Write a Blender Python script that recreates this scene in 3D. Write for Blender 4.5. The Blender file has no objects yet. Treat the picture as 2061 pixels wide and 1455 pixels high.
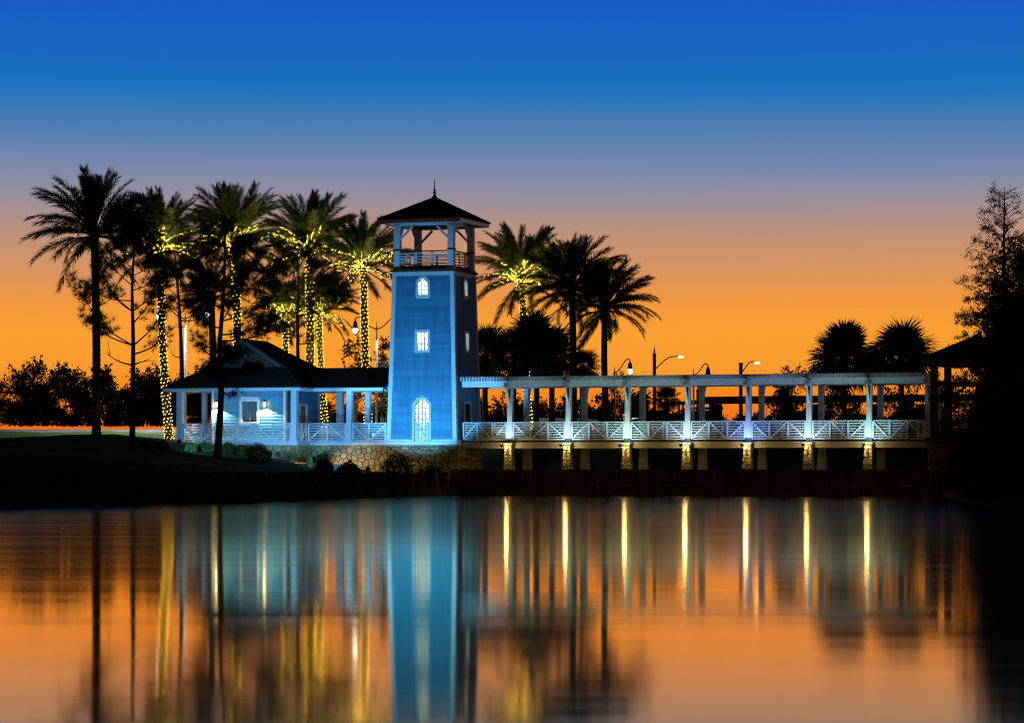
import bpy, math, random
import numpy as np
from mathutils import Vector, Matrix

random.seed(7)
rng = np.random.default_rng(11)
SC = bpy.context.scene
COL = SC.collection
R = math.radians

# ------------------------------------------------------------------ camera, sky, exposure
F, CX, HY, H = 5920.0, 1030.5, 940.0, 1.49      # focal length and image centre in photo pixels, horizon row, eye height over water
cam = bpy.data.cameras.new('camera')
cam.sensor_width = 36.0
cam.lens = 36.0 * F / 2061.0
cam.shift_y = (HY - 727.5) / 2061.0
cam.clip_start = 0.5
cam.clip_end = 6000.0
camo = bpy.data.objects.new('camera', cam)
camo.location = (0, 0, H)
camo.rotation_euler = (R(90), 0, 0)
COL.objects.link(camo)
SC.camera = camo
SC.render.engine = 'CYCLES'
SC.render.resolution_x, SC.render.resolution_y = 1024, 722
SC.view_settings.view_transform = 'Standard'
SC.view_settings.look = 'None'
SC.view_settings.exposure = 0.0
SC.view_settings.gamma = 1.0
SC.cycles.use_denoising = True
SC.cycles.pixel_filter_type = 'BLACKMAN_HARRIS'
SC.cycles.filter_width = 1.15
SC.cycles.max_bounces = 6
SC.cycles.diffuse_bounces = 3
SC.cycles.glossy_bounces = 3
SC.cycles.transmission_bounces = 4
SC.cycles.transparent_max_bounces = 8
SC.cycles.sample_clamp_indirect = 3.0
SC.cycles.sample_clamp_direct = 0.0
SC.cycles.caustics_reflective = False
SC.cycles.caustics_refractive = False


def lin(r, g, b):
    f = lambda c: c / 12.92 if c <= 0.04045 else ((c + 0.055) / 1.055) ** 2.4
    return (f(r / 255), f(g / 255), f(b / 255), 1.0)


def make_world():
    w = bpy.data.worlds.new('World')
    SC.world = w
    w.use_nodes = True
    nt = w.node_tree
    nt.nodes.clear()
    N, L = nt.nodes, nt.links
    out = N.new('ShaderNodeOutputWorld')
    bg = N.new('ShaderNodeBackground')
    L.new(bg.outputs[0], out.inputs[0])
    tc = N.new('ShaderNodeTexCoord')
    sep = N.new('ShaderNodeSeparateXYZ')
    L.new(tc.outputs['Generated'], sep.inputs[0])
    Z0, Z1 = -0.02, 0.62
    # thin uneven veils: the level bands waver a little
    mpn = N.new('ShaderNodeMapping')
    mpn.inputs['Scale'].default_value = (2.2, 2.2, 26.0)
    L.new(tc.outputs['Generated'], mpn.inputs[0])
    nzn = N.new('ShaderNodeTexNoise')
    nzn.inputs['Scale'].default_value = 1.6
    nzn.inputs['Detail'].default_value = 4
    L.new(mpn.outputs[0], nzn.inputs['Vector'])
    wob = N.new('ShaderNodeMath')
    wob.operation = 'MULTIPLY_ADD'
    wob.inputs[1].default_value = 0.011
    L.new(nzn.outputs[0], wob.inputs[0])
    add0 = N.new('ShaderNodeMath')
    add0.operation = 'SUBTRACT'
    add0.inputs[1].default_value = 0.0055
    L.new(sep.outputs['Z'], add0.inputs[0])
    L.new(add0.outputs[0], wob.inputs[2])
    ELEV = wob.outputs[0]

    def ramp(stops):
        mr = N.new('ShaderNodeMapRange')
        mr.inputs[1].default_value, mr.inputs[2].default_value = Z0, Z1
        L.new(ELEV, mr.inputs[0])
        cr = N.new('ShaderNodeValToRGB')
        cr.color_ramp.interpolation = 'LINEAR'
        e = cr.color_ramp.elements
        while len(e) > 1:
            e.remove(e[-1])
        first = True
        for z, c in stops:
            p = (z - Z0) / (Z1 - Z0)
            el = e[0] if first else e.new(p)
            el.position = p
            el.color = lin(*c)
            first = False
        L.new(mr.outputs[0], cr.inputs[0])
        return cr
    # the afterglow in the west: burnt orange on the horizon, mauve, then deep blue
    west = ramp([(-0.02, (215, 84, 12)), (0.012, (236, 106, 18)), (0.024, (247, 134, 28)), (0.034, (252, 155, 46)),
                 (0.046, (251, 160, 51)), (0.056, (240, 152, 62)), (0.064, (222, 148, 88)), (0.074, (200, 146, 112)),
                 (0.084, (172, 144, 138)), (0.092, (148, 142, 160)), (0.100, (122, 136, 172)), (0.110, (92, 128, 176)),
                 (0.119, (62, 122, 182)), (0.1245, (36, 118, 188)), (0.129, (24, 114, 188)), (0.141, (24, 102, 195)),
                 (0.158, (24, 92, 196)), (0.20, (15, 60, 145)), (0.28, (8, 27, 68)), (0.42, (4, 11, 26)), (0.62, (3, 6, 12))])
    # the darkening eastern sky behind the viewer
    east = ramp([(-0.02, (106, 68, 40)), (0.10, (100, 65, 42)), (0.25, (40, 29, 24)), (0.62, (3, 6, 12))])
    # azimuth mix
    cx = N.new('ShaderNodeCombineXYZ')
    L.new(sep.outputs['X'], cx.inputs[0])
    L.new(sep.outputs['Y'], cx.inputs[1])
    nrm = N.new('ShaderNodeVectorMath')
    nrm.operation = 'NORMALIZE'
    L.new(cx.outputs[0], nrm.inputs[0])
    s2 = N.new('ShaderNodeSeparateXYZ')
    L.new(nrm.outputs[0], s2.inputs[0])
    mr = N.new('ShaderNodeMapRange')
    mr.interpolation_type = 'SMOOTHSTEP'
    mr.inputs[1].default_value, mr.inputs[2].default_value = 0.2, 0.97
    L.new(s2.outputs['Y'], mr.inputs[0])
    mix = N.new('ShaderNodeMix')
    mix.data_type = 'RGBA'
    L.new(mr.outputs[0], mix.inputs[0])
    L.new(east.outputs[0], mix.inputs[6])
    L.new(west.outputs[0], mix.inputs[7])
    L.new(mix.outputs[2], bg.inputs[0])
    bg.inputs[1].default_value = 1.0


make_world()


def W(px, py, D):
    """A world point at distance D that the photo shows at (px, py)."""
    return Vector(((px - CX) / F * D, D, H + (HY - py) / F * D))


# ------------------------------------------------------------------ materials
MATS = {}


def mat(name, color, rough=0.6, var=0.0, scale=4.0, bump=0.0, bscale=30.0, emit=None, estr=0.0, spec=0.3, metal=0.0, objvar=0.0,
        stretch=None, transl=0.0, color2=None):
    m = bpy.data.materials.new(name)
    m.use_nodes = True
    nt = m.node_tree
    N, L = nt.nodes, nt.links
    b = N['Principled BSDF']
    b.inputs['Base Color'].default_value = (*color, 1)
    b.inputs['Roughness'].default_value = rough
    b.inputs['Specular IOR Level'].default_value = spec
    b.inputs['Metallic'].default_value = metal
    co = None
    if var or bump:
        tc = N.new('ShaderNodeTexCoord')
        mp = N.new('ShaderNodeMapping')
        if stretch:
            mp.inputs['Scale'].default_value = stretch
        L.new(tc.outputs['Object'], mp.inputs[0])
        co = mp.outputs[0]
    cur = None
    if var:
        nz = N.new('ShaderNodeTexNoise')
        nz.inputs['Scale'].default_value = scale
        nz.inputs['Detail'].default_value = 6
        nz.inputs['Roughness'].default_value = 0.65
        L.new(co, nz.inputs['Vector'])
        cr = N.new('ShaderNodeValToRGB')
        c2 = color2 or tuple(min(1, c * (1 + var)) for c in color)
        c1 = tuple(c * (1 - var) for c in color)
        cr.color_ramp.elements[0].position, cr.color_ramp.elements[1].position = 0.32, 0.68
        cr.color_ramp.elements[0].color = (*c1, 1)
        cr.color_ramp.elements[1].color = (*c2, 1)
        L.new(nz.outputs[0], cr.inputs[0])
        cur = cr.outputs[0]
    if objvar:
        oi = N.new('ShaderNodeObjectInfo')
        hs = N.new('ShaderNodeHueSaturation')
        ma = N.new('ShaderNodeMapRange')
        ma.inputs[3].default_value, ma.inputs[4].default_value = 1 - objvar, 1 + objvar
        L.new(oi.outputs['Random'], ma.inputs[0])
        L.new(ma.outputs[0], hs.inputs['Value'])
        if objvar > 0.25:
            mh = N.new('ShaderNodeMapRange')
            mh.inputs[3].default_value, mh.inputs[4].default_value = 0.47, 0.53
            mm = N.new('ShaderNodeMath')
            mm.operation = 'FRACT'
            m7 = N.new('ShaderNodeMath')
            m7.operation = 'MULTIPLY'
            m7.inputs[1].default_value = 7.31
            L.new(oi.outputs['Random'], m7.inputs[0])
            L.new(m7.outputs[0], mm.inputs[0])
            L.new(mm.outputs[0], mh.inputs[0])
            L.new(mh.outputs[0], hs.inputs['Hue'])
        if cur:
            L.new(cur, hs.inputs['Color'])
        else:
            hs.inputs['Color'].default_value = (*color, 1)
        cur = hs.outputs[0]
    if cur:
        L.new(cur, b.inputs['Base Color'])
    if bump:
        nb = N.new('ShaderNodeTexNoise')
        nb.inputs['Scale'].default_value = bscale
        nb.inputs['Detail'].default_value = 5
        L.new(co, nb.inputs['Vector'])
        bp = N.new('ShaderNodeBump')
        bp.inputs['Strength'].default_value = bump
        bp.inputs['Distance'].default_value = 0.05
        L.new(nb.outputs[0], bp.inputs['Height'])
        L.new(bp.outputs[0], b.inputs['Normal'])
    if emit:
        b.inputs['Emission Color'].default_value = (*emit, 1)
        b.inputs['Emission Strength'].default_value = estr
    if transl:
        tr = N.new('ShaderNodeBsdfTranslucent')
        tr.inputs[0].default_value = (*[c * 1.3 for c in color], 1)
        mx = N.new('ShaderNodeMixShader')
        mx.inputs[0].default_value = transl
        o = N['Material Output']
        L.new(b.outputs[0], mx.inputs[1])
        L.new(tr.outputs[0], mx.inputs[2])
        L.new(mx.outputs[0], o.inputs[0])
    MATS[name] = m
    return m


mat('siding_blue', (0.08, 0.305, 0.46), 0.5, var=0.20, scale=3.0, objvar=0.13, stretch=(1.6, 1.6, 0.22))
mat('trim_white', (0.66, 0.72, 0.76), 0.45, var=0.08, scale=3, bump=0.05, bscale=20)
mat('blind_grey', (0.30, 0.36, 0.38), 0.8, var=0.15, scale=2)
mat('muntin_grey', (0.16, 0.19, 0.20), 0.5, var=0.05)  # darker than the trim: silhouette against lit windows put into the colour
mat('trim_weathered_shaded', (0.10, 0.10, 0.09), 0.7, var=0.2, scale=4)  # dirty grey trim, darkened further to hold the shade on the gable
mat('interior_white', (0.80, 0.84, 0.82), 0.6, var=0.04, scale=3)
mat('roof_shingle', (0.030, 0.024, 0.018), 0.85, var=0.4, scale=5, bump=0.5, bscale=18)
mat('dark_metal', (0.03, 0.028, 0.028), 0.45, spec=0.5, var=0.2, scale=6)
mat('galvanised', (0.35, 0.37, 0.40), 0.4, metal=0.6, var=0.15, scale=5)
mat('brown_metal', (0.05, 0.026, 0.015), 0.55, var=0.2, scale=5)
mat('timber_brown', (0.085, 0.042, 0.025), 0.7, var=0.35, scale=5, bump=0.3, bscale=25, objvar=0.2)
mat('bulkhead_wood', (0.26, 0.13, 0.065), 0.8, var=0.4, scale=3, bump=0.4, bscale=20, objvar=0.35)
mat('deck_fascia', (0.48, 0.43, 0.31), 0.6, var=0.12, scale=2.5, bump=0.1)
mat('ledgestone', (0.33, 0.25, 0.13), 0.8, var=0.35, scale=6, bump=0.7, bscale=18, objvar=0.45)
mat('flagstone', (0.38, 0.29, 0.13), 0.8, var=0.25, scale=4, bump=0.6, bscale=14, objvar=0.27)
mat('mortar', (0.16, 0.13, 0.10), 0.9, var=0.3, scale=8, bump=0.5)
mat('palm_bark', (0.11, 0.075, 0.045), 0.9, var=0.4, scale=7, bump=0.8, bscale=22)
mat('pine_bark', (0.085, 0.055, 0.035), 0.9, var=0.4, scale=8, bump=0.8, bscale=26)
mat('frond_green', (0.078, 0.12, 0.028), 0.5, var=0.3, scale=2, transl=0.35, objvar=0.15)
mat('fan_green', (0.055, 0.085, 0.028), 0.5, var=0.3, scale=2, transl=0.2, objvar=0.15)
mat('needle_green', (0.030, 0.040, 0.014), 0.6, var=0.3, scale=2)
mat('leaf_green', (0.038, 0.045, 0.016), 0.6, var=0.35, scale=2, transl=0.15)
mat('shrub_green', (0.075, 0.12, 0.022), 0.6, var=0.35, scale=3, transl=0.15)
mat('grass_blade', (0.24, 0.26, 0.07), 0.6, var=0.3, scale=3, transl=0.2)
mat('car_paint_dark', (0.05, 0.055, 0.06), 0.25, spec=0.5)
mat('car_paint_white', (0.55, 0.56, 0.56), 0.25, spec=0.5)
mat('car_glass', (0.01, 0.012, 0.014), 0.08, spec=0.6)
mat('rubber', (0.015, 0.015, 0.015), 0.8)
mat('asphalt', (0.045, 0.045, 0.047), 0.9, spec=0.12, var=0.25, scale=3, bump=0.4, bscale=60)
mat('concrete', (0.30, 0.27, 0.24), 0.8, var=0.2, scale=0.6, bump=0.2)
mat('stucco_brown', (0.10, 0.06, 0.04), 0.8, var=0.2, scale=1)
mat('bulb_warm', (0.9, 0.8, 0.4), 0.4, emit=(1.0, 0.66, 0.08), estr=26.0)
mat('lamp_white', (0.9, 0.95, 1.0), 0.4, emit=(0.72, 0.92, 1.0), estr=12.0)
mat('lamp_amber', (0.9, 0.8, 0.4), 0.4, emit=(1.0, 0.78, 0.40), estr=14.0)
mat('lamp_warm', (0.9, 0.8, 0.4), 0.4, emit=(1.0, 0.72, 0.25), estr=18.0)
mat('lamp_blue', (0.7, 0.85, 1.0), 0.4, emit=(0.25, 0.60, 1.0), estr=6.0)
mat('lamp_cool', (0.8, 0.95, 1.0), 0.4, emit=(0.65, 0.90, 1.0), estr=6.0)
mat('tail_red', (0.5, 0.02, 0.01), 0.3, emit=(1.0, 0.06, 0.02), estr=5.0)
mat('boulder', (0.30, 0.26, 0.19), 0.85, var=0.3, scale=5, bump=0.6, bscale=12)


def glass_mat():
    m = bpy.data.materials.new('window_glass')
    m.use_nodes = True
    nt = m.node_tree
    N, L = nt.nodes, nt.links
    N.remove(N['Principled BSDF'])
    t = N.new('ShaderNodeBsdfTransparent')
    t.inputs[0].default_value = (0.93, 0.97, 0.97, 1)
    g = N.new('ShaderNodeBsdfGlossy')
    g.inputs['Roughness'].default_value = 0.03
    fr = N.new('ShaderNodeFresnel')
    fr.inputs[0].default_value = 1.5
    mx = N.new('ShaderNodeMixShader')
    L.new(fr.outputs[0], mx.inputs[0])
    L.new(t.outputs[0], mx.inputs[1])
    L.new(g.outputs[0], mx.inputs[2])
    L.new(mx.outputs[0], N['Material Output'].inputs[0])
    MATS['window_glass'] = m


glass_mat()


def ground_mat():
    m = bpy.data.materials.new('ground_lawn')
    m.use_nodes = True
    nt = m.node_tree
    N, L = nt.nodes, nt.links
    b = N['Principled BSDF']
    b.inputs['Roughness'].default_value = 0.95
    b.inputs['Specular IOR Level'].default_value = 0.1
    tc = N.new('ShaderNodeTexCoord')

    def noise(s, d=6):
        n = N.new('ShaderNodeTexNoise')
        n.inputs['Scale'].default_value = s
        n.inputs['Detail'].default_value = d
        L.new(tc.outputs['Object'], n.inputs['Vector'])
        return n
    n1, n2 = noise(0.35), noise(6.0)
    r1 = N.new('ShaderNodeValToRGB')
    e = r1.color_ramp.elements
    e[0].position, e[0].color = 0.3, (0.045, 0.092, 0.012, 1)
    e[1].position, e[1].color = 0.7, (0.085, 0.115, 0.022, 1)
    L.new(n1.outputs[0], r1.inputs[0])
    r2 = N.new('ShaderNodeValToRGB')
    e = r2.color_ramp.elements
    e[0].position, e[0].color = 0.35, (0.45, 0.45, 0.45, 1)
    e[1].position, e[1].color = 0.7, (1.2, 1.2, 1.2, 1)
    L.new(n2.outputs[0], r2.inputs[0])
    mu = N.new('ShaderNodeMix')
    mu.data_type = 'RGBA'
    mu.blend_type = 'MULTIPLY'
    mu.inputs[0].default_value = 1
    L.new(r1.outputs[0], mu.inputs[6])
    L.new(r2.outputs[0], mu.inputs[7])
    # mulch and mud where the bank is low or bare (vertex attribute 'bare')
    at = N.new('ShaderNodeAttribute')
    at.attribute_name = 'bare'
    mx = N.new('ShaderNodeMix')
    mx.data_type = 'RGBA'
    L.new(at.outputs['Fac'], mx.inputs[0])
    L.new(mu.outputs[2], mx.inputs[6])
    r3 = N.new('ShaderNodeValToRGB')
    e = r3.color_ramp.elements
    e[0].position, e[0].color = 0.3, (0.10, 0.042, 0.020, 1)
    e[1].position, e[1].color = 0.72, (0.24, 0.12, 0.055, 1)
    L.new(n2.outputs[0], r3.inputs[0])
    L.new(r3.outputs[0], mx.inputs[7])
    L.new(mx.outputs[2], b.inputs['Base Color'])
    bp = N.new('ShaderNodeBump')
    bp.inputs['Strength'].default_value = 0.8
    bp.inputs['Distance'].default_value = 0.08
    L.new(n2.outputs[0], bp.inputs['Height'])
    L.new(bp.outputs[0], b.inputs['Normal'])
    MATS['ground_lawn'] = m


ground_mat()


def water_mat():
    m = bpy.data.materials.new('lake_water')
    m.use_nodes = True
    nt = m.node_tree
    N, L = nt.nodes, nt.links
    N.remove(N['Principled BSDF'])
    b = N.new('ShaderNodeBsdfGlossy')
    b.distribution = 'MULTI_GGX'
    b.inputs['Color'].default_value = (1.0, 0.79, 0.48, 1)      # warm tint put into the reflection to deepen the sky's orange
    b.inputs['Roughness'].default_value = 0.1
    df = N.new('ShaderNodeBsdfDiffuse')
    df.inputs[0].default_value = (0.014, 0.009, 0.005, 1)
    fr = N.new('ShaderNodeFresnel')
    fr.inputs[0].default_value = 1.45
    mxs = N.new('ShaderNodeMixShader')
    fm = N.new('ShaderNodeMapRange')
    fm.inputs[2].default_value = 0.62
    fm.inputs[4].default_value = 0.97
    L.new(fr.outputs[0], fm.inputs[0])
    L.new(fm.outputs[0], mxs.inputs[0])
    L.new(df.outputs[0], mxs.inputs[1])
    L.new(b.outputs[0], mxs.inputs[2])
    L.new(mxs.outputs[0], N['Material Output'].inputs[0])
    tc = N.new('ShaderNodeTexCoord')
    mp = N.new('ShaderNodeMapping')
    mp.inputs['Scale'].default_value = (0.10, 1.0, 1.0)     # long low ripples lying along the shore
    L.new(tc.outputs['Object'], mp.inputs[0])
    n = N.new('ShaderNodeTexNoise')
    n.inputs['Scale'].default_value = 0.9
    n.inputs['Detail'].default_value = 3
    L.new(mp.outputs[0], n.inputs['Vector'])
    # bands of calmer and rougher water
    mp2 = N.new('ShaderNodeMapping')
    mp2.inputs['Scale'].default_value = (0.035, 0.55, 1.0)
    L.new(tc.outputs['Object'], mp2.inputs[0])
    n2 = N.new('ShaderNodeTexNoise')
    n2.inputs['Scale'].default_value = 1.0
    n2.inputs['Detail'].default_value = 6
    n2.inputs['Roughness'].default_value = 0.7
    L.new(mp2.outputs[0], n2.inputs['Vector'])
    rr = N.new('ShaderNodeMapRange')
    rr.inputs[1].default_value, rr.inputs[2].default_value = 0.3, 0.7
    rr.inputs[3].default_value, rr.inputs[4].default_value = 0.042, 0.082
    L.new(n2.outputs[0], rr.inputs[0])
    # wind ruffles the open water towards the far shore, the near water lies calmer
    sy = N.new('ShaderNodeSeparateXYZ')
    L.new(tc.outputs['Object'], sy.inputs[0])
    my = N.new('ShaderNodeMapRange')
    my.inputs[1].default_value, my.inputs[2].default_value = 34.0, 95.0
    my.inputs[3].default_value, my.inputs[4].default_value = 0.0, 0.042
    L.new(sy.outputs['Y'], my.inputs[0])
    ad = N.new('ShaderNodeMath')
    ad.operation = 'ADD'
    L.new(rr.outputs[0], ad.inputs[0])
    L.new(my.outputs[0], ad.inputs[1])
    L.new(ad.outputs[0], b.inputs['Roughness'])
    bp = N.new('ShaderNodeBump')
    bp.inputs['Strength'].default_value = 0.5
    bp.inputs['Distance'].default_value = 0.0016
    L.new(n.outputs[0], bp.inputs['Height'])
    L.new(bp.outputs[0], b.inputs['Normal'])
    MATS['lake_water'] = m


water_mat()


# ------------------------------------------------------------------ helpers
def tag(o, label=None, cat=None, group=None, kind=None):
    if label:
        o['label'] = label
    if cat:
        o['category'] = cat
    if group:
        o['group'] = group
    if kind:
        o['kind'] = kind
    return o


def empty(name, loc=(0, 0, 0), rz=0.0):
    o = bpy.data.objects.new(name, None)
    o.location = loc
    o.rotation_euler = (0, 0, rz)
    o.empty_display_size = 0.3
    COL.objects.link(o)
    return o


def link(o, parent=None):
    COL.objects.link(o)
    if parent:
        o.parent = parent
    return o


def mesh(name, verts, faces, m, smooth=False):
    me = bpy.data.meshes.new(name)
    me.from_pydata([tuple(v) for v in verts], [], faces)
    if m:
        me.materials.append(MATS[m] if isinstance(m, str) else m)
    if smooth:
        me.polygons.foreach_set('use_smooth', [True] * len(me.polygons))
    me.update()
    return me


def np_mesh(name, V, Fc, m, smooth=False):
    """V: n x 3, Fc: k x (3 or 4) arrays"""
    me = bpy.data.meshes.new(name)
    V = np.asarray(V, dtype=np.float32)
    Fc = np.asarray(Fc, dtype=np.int32)
    k, c = Fc.shape
    me.vertices.add(len(V))
    me.vertices.foreach_set('co', V.ravel())
    me.loops.add(k * c)
    me.loops.foreach_set('vertex_index', Fc.ravel())
    me.polygons.add(k)
    me.polygons.foreach_set('loop_start', np.arange(0, k * c, c, dtype=np.int32))
    me.polygons.foreach_set('loop_total', np.full(k, c, dtype=np.int32))
    if smooth:
        me.polygons.foreach_set('use_smooth', np.ones(k, dtype=bool))
    me.materials.append(MATS[m])
    me.update(calc_edges=True)
    return me


def obj(name, me, parent=None):
    return link(bpy.data.objects.new(name, me), parent)


BOXF = [(0, 3, 2, 1), (4, 5, 6, 7), (0, 1, 5, 4), (1, 2, 6, 5), (2, 3, 7, 6), (3, 0, 4, 7)]


class MB:
    def __init__(s):
        s.v, s.f = [], []

    def add(s, v, f):
        n = len(s.v)
        s.v += [tuple(p) for p in v]
        s.f += [tuple(i + n for i in q) for q in f]
        return s

    def box(s, p0, p1):
        (x0, y0, z0), (x1, y1, z1) = p0, p1
        return s.add([(x0, y0, z0), (x1, y0, z0), (x1, y1, z0), (x0, y1, z0), (x0, y0, z1), (x1, y0, z1), (x1, y1, z1), (x0, y1, z1)], BOXF)

    def hexa(s, pts):
        return s.add(pts, BOXF)

    def beam(s, A, B, w, h, up=(0, 0, 1)):
        A, B = Vector(A), Vector(B)
        d = (B - A).normalized()
        up = Vector(up)
        sd = d.cross(up)
        if sd.length < 1e-4:
            sd = d.cross(Vector((0, 1, 0)))
        sd.normalize()
        u = sd.cross(d).normalized()
        c = []
        for P in (A, B):
            c += [P - sd * w / 2 - u * h / 2, P + sd * w / 2 - u * h / 2, P + sd * w / 2 + u * h / 2, P - sd * w / 2 + u * h / 2]
        return s.add(c, BOXF)

    def tube(s, pts, rad, n=8, cap=True):
        v, f = tube_arrays(pts, rad, n, cap)
        return s.add(v, f)

    def lathe(s, prof, n=14, c=(0, 0, 0)):
        """prof: list of (r, z)"""
        v, f = [], []
        for r, z in prof:
            for k in range(n):
                a = 2 * math.pi * k / n
                v.append((c[0] + r * math.cos(a), c[1] + r * math.sin(a), c[2] + z))
        for i in range(len(prof) - 1):
            for k in range(n):
                k2 = (k + 1) % n
                f.append((i * n + k, i * n + k2, (i + 1) * n + k2, (i + 1) * n + k))
        f.append(tuple(range(n))[::-1])
        f.append(tuple(range((len(prof) - 1) * n, len(prof) * n)))
        return s.add(v, f)

    def prism(s, poly, fn, d0, d1):
        """polygon (2d) mapped by fn(u, w, depth)"""
        n = len(poly)
        v = [fn(u, w, d0) for u, w in poly] + [fn(u, w, d1) for u, w in poly]
        f = [tuple(range(n))[::-1], tuple(range(n, 2 * n))] + [(i, (i + 1) % n, n + (i + 1) % n, n + i) for i in range(n)]
        return s.add(v, f)

    def ring(s, inner, outer, fn, d0, d1):
        n = len(inner)
        v = [fn(u, w, d) for d in (d0, d1) for P in (inner, outer) for u, w in P]
        f = []
        for i in range(n):
            j = (i + 1) % n
            f += [(2 * n + i, 2 * n + j, 3 * n + j, 3 * n + i), (i, n + i, n + j, j), (n + i, 3 * n + i, 3 * n + j, n + j), (i, j, 2 * n + j, 2 * n + i)]
        return s.add(v, f)

    def build(s, name, m, parent=None, smooth=False):
        return obj(name, mesh(name, s.v, s.f, m, smooth), parent)


def tube_arrays(pts, rad, n=8, cap=True):
    pts = [Vector(p) for p in pts]
    if not hasattr(rad, '__len__'):
        rad = [rad] * len(pts)
    v, f = [], []
    ref = Vector((0.13, 0.97, 0.2))
    for i, p in enumerate(pts):
        d = (pts[min(i + 1, len(pts) - 1)] - pts[max(i - 1, 0)])
        if d.length < 1e-6:
            d = Vector((0, 0, 1))
        d.normalize()
        a = d.cross(ref)
        if a.length < 1e-3:
            a = d.cross(Vector((1, 0, 0)))
        a.normalize()
        b = d.cross(a)
        for k in range(n):
            t = 2 * math.pi * k / n
            v.append(p + a * (rad[i] * math.cos(t)) + b * (rad[i] * math.sin(t)))
    for i in range(len(pts) - 1):
        for k in range(n):
            k2 = (k + 1) % n
            f.append((i * n + k, i * n + k2, (i + 1) * n + k2, (i + 1) * n + k))
    if cap:
        f.append(tuple(range(n))[::-1])
        f.append(tuple(range((len(pts) - 1) * n, len(pts) * n)))
    return v, f


def box(name, p0, p1, m, parent=None):
    return MB().box(p0, p1).build(name, m, parent)


def beam(name, A, B, w, h, m, parent=None, up=(0, 0, 1)):
    return MB().beam(A, B, w, h, up).build(name, m, parent)


def point_light(name, loc, power, color, parent=None, radius=0.05):
    l = bpy.data.lights.new(name, 'POINT')
    l.energy, l.color, l.shadow_soft_size = power, color, radius
    o = bpy.data.objects.new(name, l)
    o.location = loc
    return link(o, parent)


def spot_light(name, loc, target, power, color, size, blend=0.3, parent=None, radius=0.06):
    l = bpy.data.lights.new(name, 'SPOT')
    l.energy, l.color, l.shadow_soft_size = power, color, radius
    l.spot_size, l.spot_blend = R(size), blend
    o = bpy.data.objects.new(name, l)
    o.location = loc
    d = Vector(target) - Vector(loc)
    o.rotation_euler = d.to_track_quat('-Z', 'Y').to_euler()
    return link(o, parent)


def resample(pts, n):
    pts = [Vector(p) for p in pts]
    if len(pts) < 3:
        return [pts[0].lerp(pts[-1], i / (n - 1)) for i in range(n)]
    out = []
    m = len(pts) - 1
    for i in range(n):
        t = i / (n - 1) * m
        k = min(int(t), m - 1)
        u = t - k
        p0, p1, p2, p3 = pts[max(k - 1, 0)], pts[k], pts[k + 1], pts[min(k + 2, m)]
        out.append(0.5 * ((2 * p1) + (p2 - p0) * u + (2 * p0 - 5 * p1 + 4 * p2 - p3) * u * u + (3 * p1 - p0 - 3 * p2 + p3) * u ** 3))
    return out


def sstep(a, b, x):
    t = np.clip((x - a) / (b - a), 0, 1)
    return t * t * (3 - 2 * t)


# ------------------------------------------------------------------ the waterside frame: everything built there is square to it
TH = R(19.0)
C_, S_ = math.cos(TH), math.sin(TH)
OX, OY = (918 - CX) / 37.0, 160.0
DECK = 2.84


def wl(a, b, z=0.0):
    """local (along front, into depth) to world"""
    return Vector((OX + a * C_ + b * S_, OY - a * S_ + b * C_, z))


def la(px, b):
    k = (px - CX) / F
    return (k * (OY + b * C_) - OX - b * S_) / (C_ + k * S_)


def lz(py, a, b):
    return H + (HY - py) / F * (OY - a * S_ + b * C_)


def frame_empty(name):
    return empty(name, (OX, OY, 0), -TH)


BF, BB = 0.65, 3.40                 # front and back rows of the pergola bridge
BK0, BK1 = la(912, -2.3), la(1884, -2.3)   # bulkhead ends
PXP = [1027, 1145, 1264, 1385, 1507, 1629, 1750, 1868]

# ------------------------------------------------------------------ terrain and water
P0, P1 = wl(BK0, -2.3), wl(BK1, -2.3)
SHORE = [(-900, 106), (-40, 106), (-20, 108.5), (-9.5, 109), (-7.0, 117), (-5.6, 128), (-4.6, 141), (P0.x - 0.6, P0.y - 3), (P0.x, P0.y), (P1.x, P1.y),
         (20.9, 138), (19.0, 121), (17.4, 108), (18.6, 100), (30, 95), (900, 90)]


def shore_info(X, Y):
    """signed distance to the shore (positive on land), numpy"""
    d = np.full(X.shape, 1e9)
    inside = np.zeros(X.shape, bool)
    poly = SHORE + [(900, 4000), (-900, 4000)]
    n = len(poly)
    for i in range(n):
        (x0, y0), (x1, y1) = poly[i], poly[(i + 1) % n]
        if i < len(SHORE) - 1:
            dx, dy = x1 - x0, y1 - y0
            t = np.clip(((X - x0) * dx + (Y - y0) * dy) / (dx * dx + dy * dy), 0, 1)
            d = np.minimum(d, np.hypot(X - x0 - t * dx, Y - y0 - t * dy))
        c = ((y0 > Y) != (y1 > Y))
        with np.errstate(divide='ignore', invalid='ignore'):
            xi = (x1 - x0) * (Y - y0) / (y1 - y0 + 1e-12) + x0
        inside ^= c & (X < xi)
    return np.where(inside, d, -d)


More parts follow.
